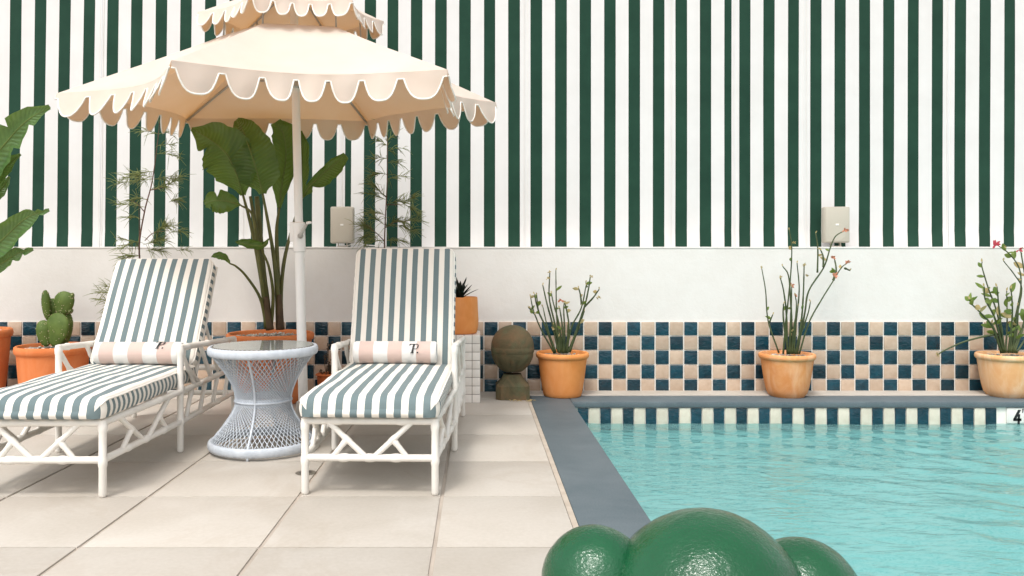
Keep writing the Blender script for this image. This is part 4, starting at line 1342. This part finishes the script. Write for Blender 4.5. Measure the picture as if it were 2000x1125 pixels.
# rolled towels
def towel(x0px, x1px, ypx, Y, r, label, mono_px, mono_turn, seed, rz=0.0, zc=None):
    a = P(x0px, ypx, Y); b = P(x1px, ypx, Y)
    L = b.x - a.x
    c = (a + b)/2
    if zc is not None: c.z = zc
    t = empty('rolled_towel', c, label, 'towel', 'rolled towels on the loungers', rz)
    nl, na = 60, 40
    vs = []; uv = []
    for i in range(nl + 1):
        x = -L/2 + L*i/nl
        e = min(1.0, (L/2 - abs(x))/.014)
        rr_ = r*(.90 + .10*math.sqrt(max(0, 1 - (1 - e)**2)))
        for k in range(na + 1):
            an = 2*math.pi*k/na
            q = rr_*(1 + .018*mnoise.noise(Vector((x*9 + seed, math.cos(an)*1.4, math.sin(an)*1.4))))
            # loose end of the roll makes a small step near the bottom
            q += .005*(((an + 2.2) % (2*math.pi))/(2*math.pi))
            vs.append((x, -q*math.cos(an), q*math.sin(an)*.97)); uv.append((x + L/2, an*r))
    fs = [(i*(na+1)+k, i*(na+1)+k+1, (i+1)*(na+1)+k+1, (i+1)*(na+1)+k) for i in range(nl) for k in range(na)]
    mb = MB().add(vs, [f[::-1] for f in fs], 0, uv)
    # rolled ends: a spiral of cloth
    for sx in (-1, 1):
        n_ = na
        ring0 = nl*(na+1) if sx > 0 else 0
        base = [vs[ring0 + k] for k in range(na)]
        rings = [base]
        for f, dx in ((.8, -.006), (.6, .0), (.4, -.008), (.2, -.003), (.05, -.008)):
            rings.append([(p[0] + sx*dx, p[1]*f, p[2]*f) for p in base])
        vv = [p for rg in rings for p in rg]
        ff = []
        for j in range(len(rings)-1):
            for k in range(na):
                q = (j*na+k, j*na+(k+1) % na, (j+1)*na+(k+1) % na, (j+1)*na+k)
                ff.append(q if sx < 0 else q[::-1])
        mb.add(vv, ff, 0, [(0.0 if sx < 0 else L, 0)]*len(vv))
    body = mb.build('roll', M['towel'], t, 60)
    # embroidered monogram P.
    h = .052
    polys = [[(.10, 0), (.40, .0), (.40, .07), (.10, .07)], [(.17, .07), (.36, .07), (.36, .93), (.17, .93)], [(-.12, .93), (.55, .93), (.55, 1.0), (-.12, 1.0)], [(-.20, .80), (-.12, .80), (-.05, .93), (-.12, 1.0), (-.18, .93)], [(.72, 0), (.86, 0), (.86, .14), (.72, .14)]]
    arc = []
    for k in range(13):
        an = -math.pi/2 + math.pi*k/12
        arc.append((.52 + .26*math.cos(an), .70 + .295*math.sin(an)))
    for k in range(12):
        (x0, z0_), (x1, z1_) = arc[k], arc[k+1]
        w0 = .03 + .11*math.cos(-math.pi/2 + math.pi*k/12)**2; w1 = .03 + .11*math.cos(-math.pi/2 + math.pi*(k+1)/12)**2
        f = lambda x, z_, w: (.52 + (x - .52)*(1 - w/.26), .70 + (z_ - .70)*(1 - .05/.295))
        polys.append([(x0, z0_), (x1, z1_), f(x1, z1_, w1), f(x0, z0_, w0)])
    polys.append([(.33, .405), (.52, .405), (.52, .455), (.33, .455)])
    ux = P(mono_px, ypx, Y).x - c.x
    mg = MB()
    for poly in polys:
        n_ = len(poly)
        # subdivide tall quads so that they follow the roll
        if n_ == 4 and poly[2][1] - poly[0][1] > .3:
            (xa_, z0_), (xb_, _), (xc_, z1_), (xd_, _) = poly
            st = [[(xa_, z0_ + (z1_ - z0_)*q/6), (xb_, z0_ + (z1_ - z0_)*q/6), (xb_, z0_ + (z1_ - z0_)*(q+1)/6), (xa_, z0_ + (z1_ - z0_)*(q+1)/6)] for q in range(6)]
        else: st = [poly]
        for pl_ in st:
            n_ = len(pl_)
            rows_ = []
            for lift in (.0062, .0078):
                for x, z_ in pl_:
                    an = mono_turn + (z_ - .5)*h/r
                    xx = ux + (x + .18*z_ - .3)*h*1.05
                    rows_.append((xx, -(r + lift)*math.cos(an), (r + lift)*math.sin(an)*.97))
            ff = [tuple(range(n_))[::-1], tuple(range(n_, 2*n_))] + [(i, (i+1) % n_, n_ + (i+1) % n_, n_ + i) for i in range(n_)]
            mg.add(rows_, ff)
    mg.build('monogram', M['black'], t)
    return t
tz = z0s + .102
rt = .0605
towel(692, 853, 697, 4.50, rt, 'rolled pink and white towel with black monogram on the upright lounger', 808, R(28), 1.0, -R(1.6), tz + rt - .004)
towel(190, 356, 699, 4.46, rt, 'rolled pink and white towel with black monogram on the reclined lounger', 315, R(54), 5.0, 0.0, tz + rt - .004)

# ================================================================ WICKER TABLE
TC = Vector((P(514.5, 0, 4.336).x, 4.336, 0))
tb_ = empty('wicker_table', TC, 'pale grey hourglass wicker side table with glass top between the loungers', 'table')
Rt, Rw, Rb = .283, .143, .280
zt1, zw, zb1 = .548, .262, .030
def ring(rad, zc, rx, rz, nm, n=72, wrap=.0, par=tb_):
    vs = []; fs = []; m_ = 14
    for i in range(n*2):
        a = 2*math.pi*i/(n*2)
        for k in range(m_):
            b = 2*math.pi*k/m_
            w = 1 + wrap*(1 if i % 2 else -1)
            vs.append(((rad + rx*w*math.cos(b))*math.cos(a), (rad + rx*w*math.cos(b))*math.sin(a), zc + rz*w*math.sin(b)))
    for i in range(n*2):
        for k in range(m_):
            i2 = (i+1) % (n*2)
            fs.append((i*m_+k, i2*m_+k, i2*m_+(k+1) % m_, i*m_+(k+1) % m_))
    return MB().add(vs, fs).build(nm, M['wicker'], par, 180)
ring(Rt - .012, zt1 - .022, .014, .024, 'top_rim', wrap=.035)
ring(Rb - .010, zb1 + .008, .013, .024, 'base_rim', wrap=.035)
ring(Rw + .004, zw, .005, .006, 'waist_band', 48, .05)
ring(Rw - .003, zw, .004, .022, 'inner_waist_hoop', 48, .0)
MB().lathe([(Rt - .028, zt1 - .008), (Rt - .026, zt1 - .006), (Rt - .026, zt1 + .001), (Rt - .028, zt1 + .003), (.001, zt1 + .003)], 64).build('glass_top', M['glass'], tb_, 30)
eg = ring(Rt - .0245, zt1 - .001, .0015, .0042, 'glass_edge', 36, 0.0); eg.data.materials[0] = M['drain']
strands = MB()
ns = 62
for fam in (-1, 1):
    for i in range(ns):
        a0 = 2*math.pi*i/ns + (.0 if fam > 0 else math.pi/ns)
        pts = []
        # straight canes from rim to waist and from waist to foot, leaning as they go
        for (ra, za_, rb_, zb_, s0, s1) in ((Rt - .012, zt1 - .035, Rw, zw, 0, 1), (Rw, zw, Rb - .008, zb1 + .02, 1, 2)):
            th0 = a0 + fam*R(62)*s0; th1 = a0 + fam*R(62)*s1
            A = Vector((ra*math.cos(th0), ra*math.sin(th0), za_)); Bq = Vector((rb_*math.cos(th1), rb_*math.sin(th1), zb_))
            for q in range(0, 9):
                if s0 == 1 and q == 0: continue
                t = q/8
                p = A.lerp(Bq, t)
                p.z += 0
                pts.append(p + Vector((p.x, p.y, 0)).normalized()*(.0016*fam))
        strands.tube(pts, .0021, 5, cap=False)
so = strands.build('woven_canes', M['wicker'], tb_, 180); so['kind'] = 'stuff'
for q in range(4):
    a = R(-92 + 90*q)
    d = Vector((math.cos(a), math.sin(a), 0))
    prof = [(d*(Rt - .014), zt1 - .03), (d*(Rw + .062), zw + .165), (d*(Rw + .016), zw + .07), (d*(Rw + .002), zw), (d*(Rw + .018), zw - .06), (d*(Rw + .070), zw - .14), (d*(Rb - .012), zb1 + .02), (d*(Rb - .012), .0)]
    MB().tube(spline([p + Vector((0, 0, z_)) for p, z_ in prof], 5), .0064, 10).build('upright', M['wicker'], tb_, 180)

# ================================================================ SPEAKERS, CABLE, DRAIN
def speaker(x0, x1, y0, y1, Y, label, yaw):
    c = P((x0 + x1)/2, y1, Y)
    w = PX(x1 - x0, Y); h = PX(y1 - y0, Y); d = .085
    s_ = empty('outdoor_speaker', (c.x, Y, ztop), label, 'speaker', 'outdoor speakers on the wall', R(yaw))
    zb_ = c.z - ztop
    MB().cbox((-w/2, 0, zb_), (w/2, d, zb_ + h), .012).build('cabinet', M['speaker'], s_, 50)
    MB().cbox((-w/2 + .008, -.006, zb_ + .008), (w/2 - .008, .0, zb_ + h - .008), .004).build('grille', M['speaker_grille'], s_, 50)
    # round cone bulging faintly through the grille
    cone = MB().lathe([(.066, 0), (.0655, .0006), (.045, .0008), (.001, .0009)], 36).build('cone', M['speaker_grille'], s_)
    cone.rotation_euler = (R(90), 0, 0); cone.location = (0, -.0062, zb_ + .082)
    MB().cbox((-.013, -.0095, zb_ + h*.475), (.011, -.006, zb_ + h*.525), .0018).build('badge', M['badge'], s_, 40)
    MB().cbox((-.04, .02, 0.0005), (.04, .07, .008), .002).build('bracket_foot', M['speaker'], s_, 40)
    for sx in (-1, 1):
        MB().cbox((sx*.033 - .004, .025, .006), (sx*.033 + .004, .06, zb_ + .004), .001).build('bracket_arm', M['speaker'], s_, 40)
    return s_
speaker(645.5, 691, 403.5, 475, 6.30, 'grey-beige speaker on the wall behind the umbrella pole', 4)
speaker(1611, 1659, 403.5, 474, 6.30, 'pale beige speaker on the wall above the pool', -7)
q = spline([P(666, 481.3, 6.35), P(680, 479, 6.33), P(700, 476, 6.33), P(712, 478.5, 6.34), P(730, 479.5, 6.35), P(742, 480, 6.36)], 6)
MB().tube([(p.x, p.y, max(p.z, ztop + .004)) for p in q], .0038, 7).build('cable', M['pole'], None, 180, 'white cable looping from the speaker along the wall top', 'cable')
dc = P(597, 923.5, 1600/(923.5 - HY))
dr = empty('floor_drain', (dc.x, dc.y, 0), 'small round brown drain cover in the floor by the right lounger leg', 'drain')
MB().lathe([(.046, .0005), (.048, .0016), (.044, .0026), (.001, .0026)], 32).build('cover', M['drain'], dr, 40)
for q in range(5):
    MB().box((-.03 + .004*abs(q-2), -.026 + q*.012, .0027), (.03 - .004*abs(q-2), -.022 + q*.012, .0031)).build('slot', M['black'], dr)

# ================================================================ GREEN SCULPTURE
gs_at = Vector((P(1380, 0, 1.80).x, 1.80, 0))
gs = empty('green_sculpture', gs_at, 'glossy green sculpture of three rounded lobes at the pool edge', 'sculpture')
def lobe(px, py, Y, rpx, seed):
    c = P(px, py, Y) - gs_at; r_ = PX(rpx, Y)
    bm = bmesh.new(); bmesh.ops.create_uvsphere(bm, u_segments=96, v_segments=64, radius=1)
    for v in bm.verts:
        n_ = v.co.copy()
        e = 1 + .010*mnoise.noise(n_*2.2 + Vector((seed, 0, 0))) + .0045*mnoise.noise(n_*9 + Vector((0, seed, 0)))
        v.co = n_*r_*e + c
        if v.co.z < .004: v.co.z = .004
    bm.verts.index_update()
    o = MB().add([v.co[:] for v in bm.verts], [[v.index for v in f.verts] for f in bm.faces]).build('lobe', M['enamel'], gs, 180)
    bm.free()
lobe(1380, 1198, 1.80, 197.5, 1)
lobe(1163, 1136, 1.86, 106, 2)
lobe(1565, 1168, 1.86, 114, 3)
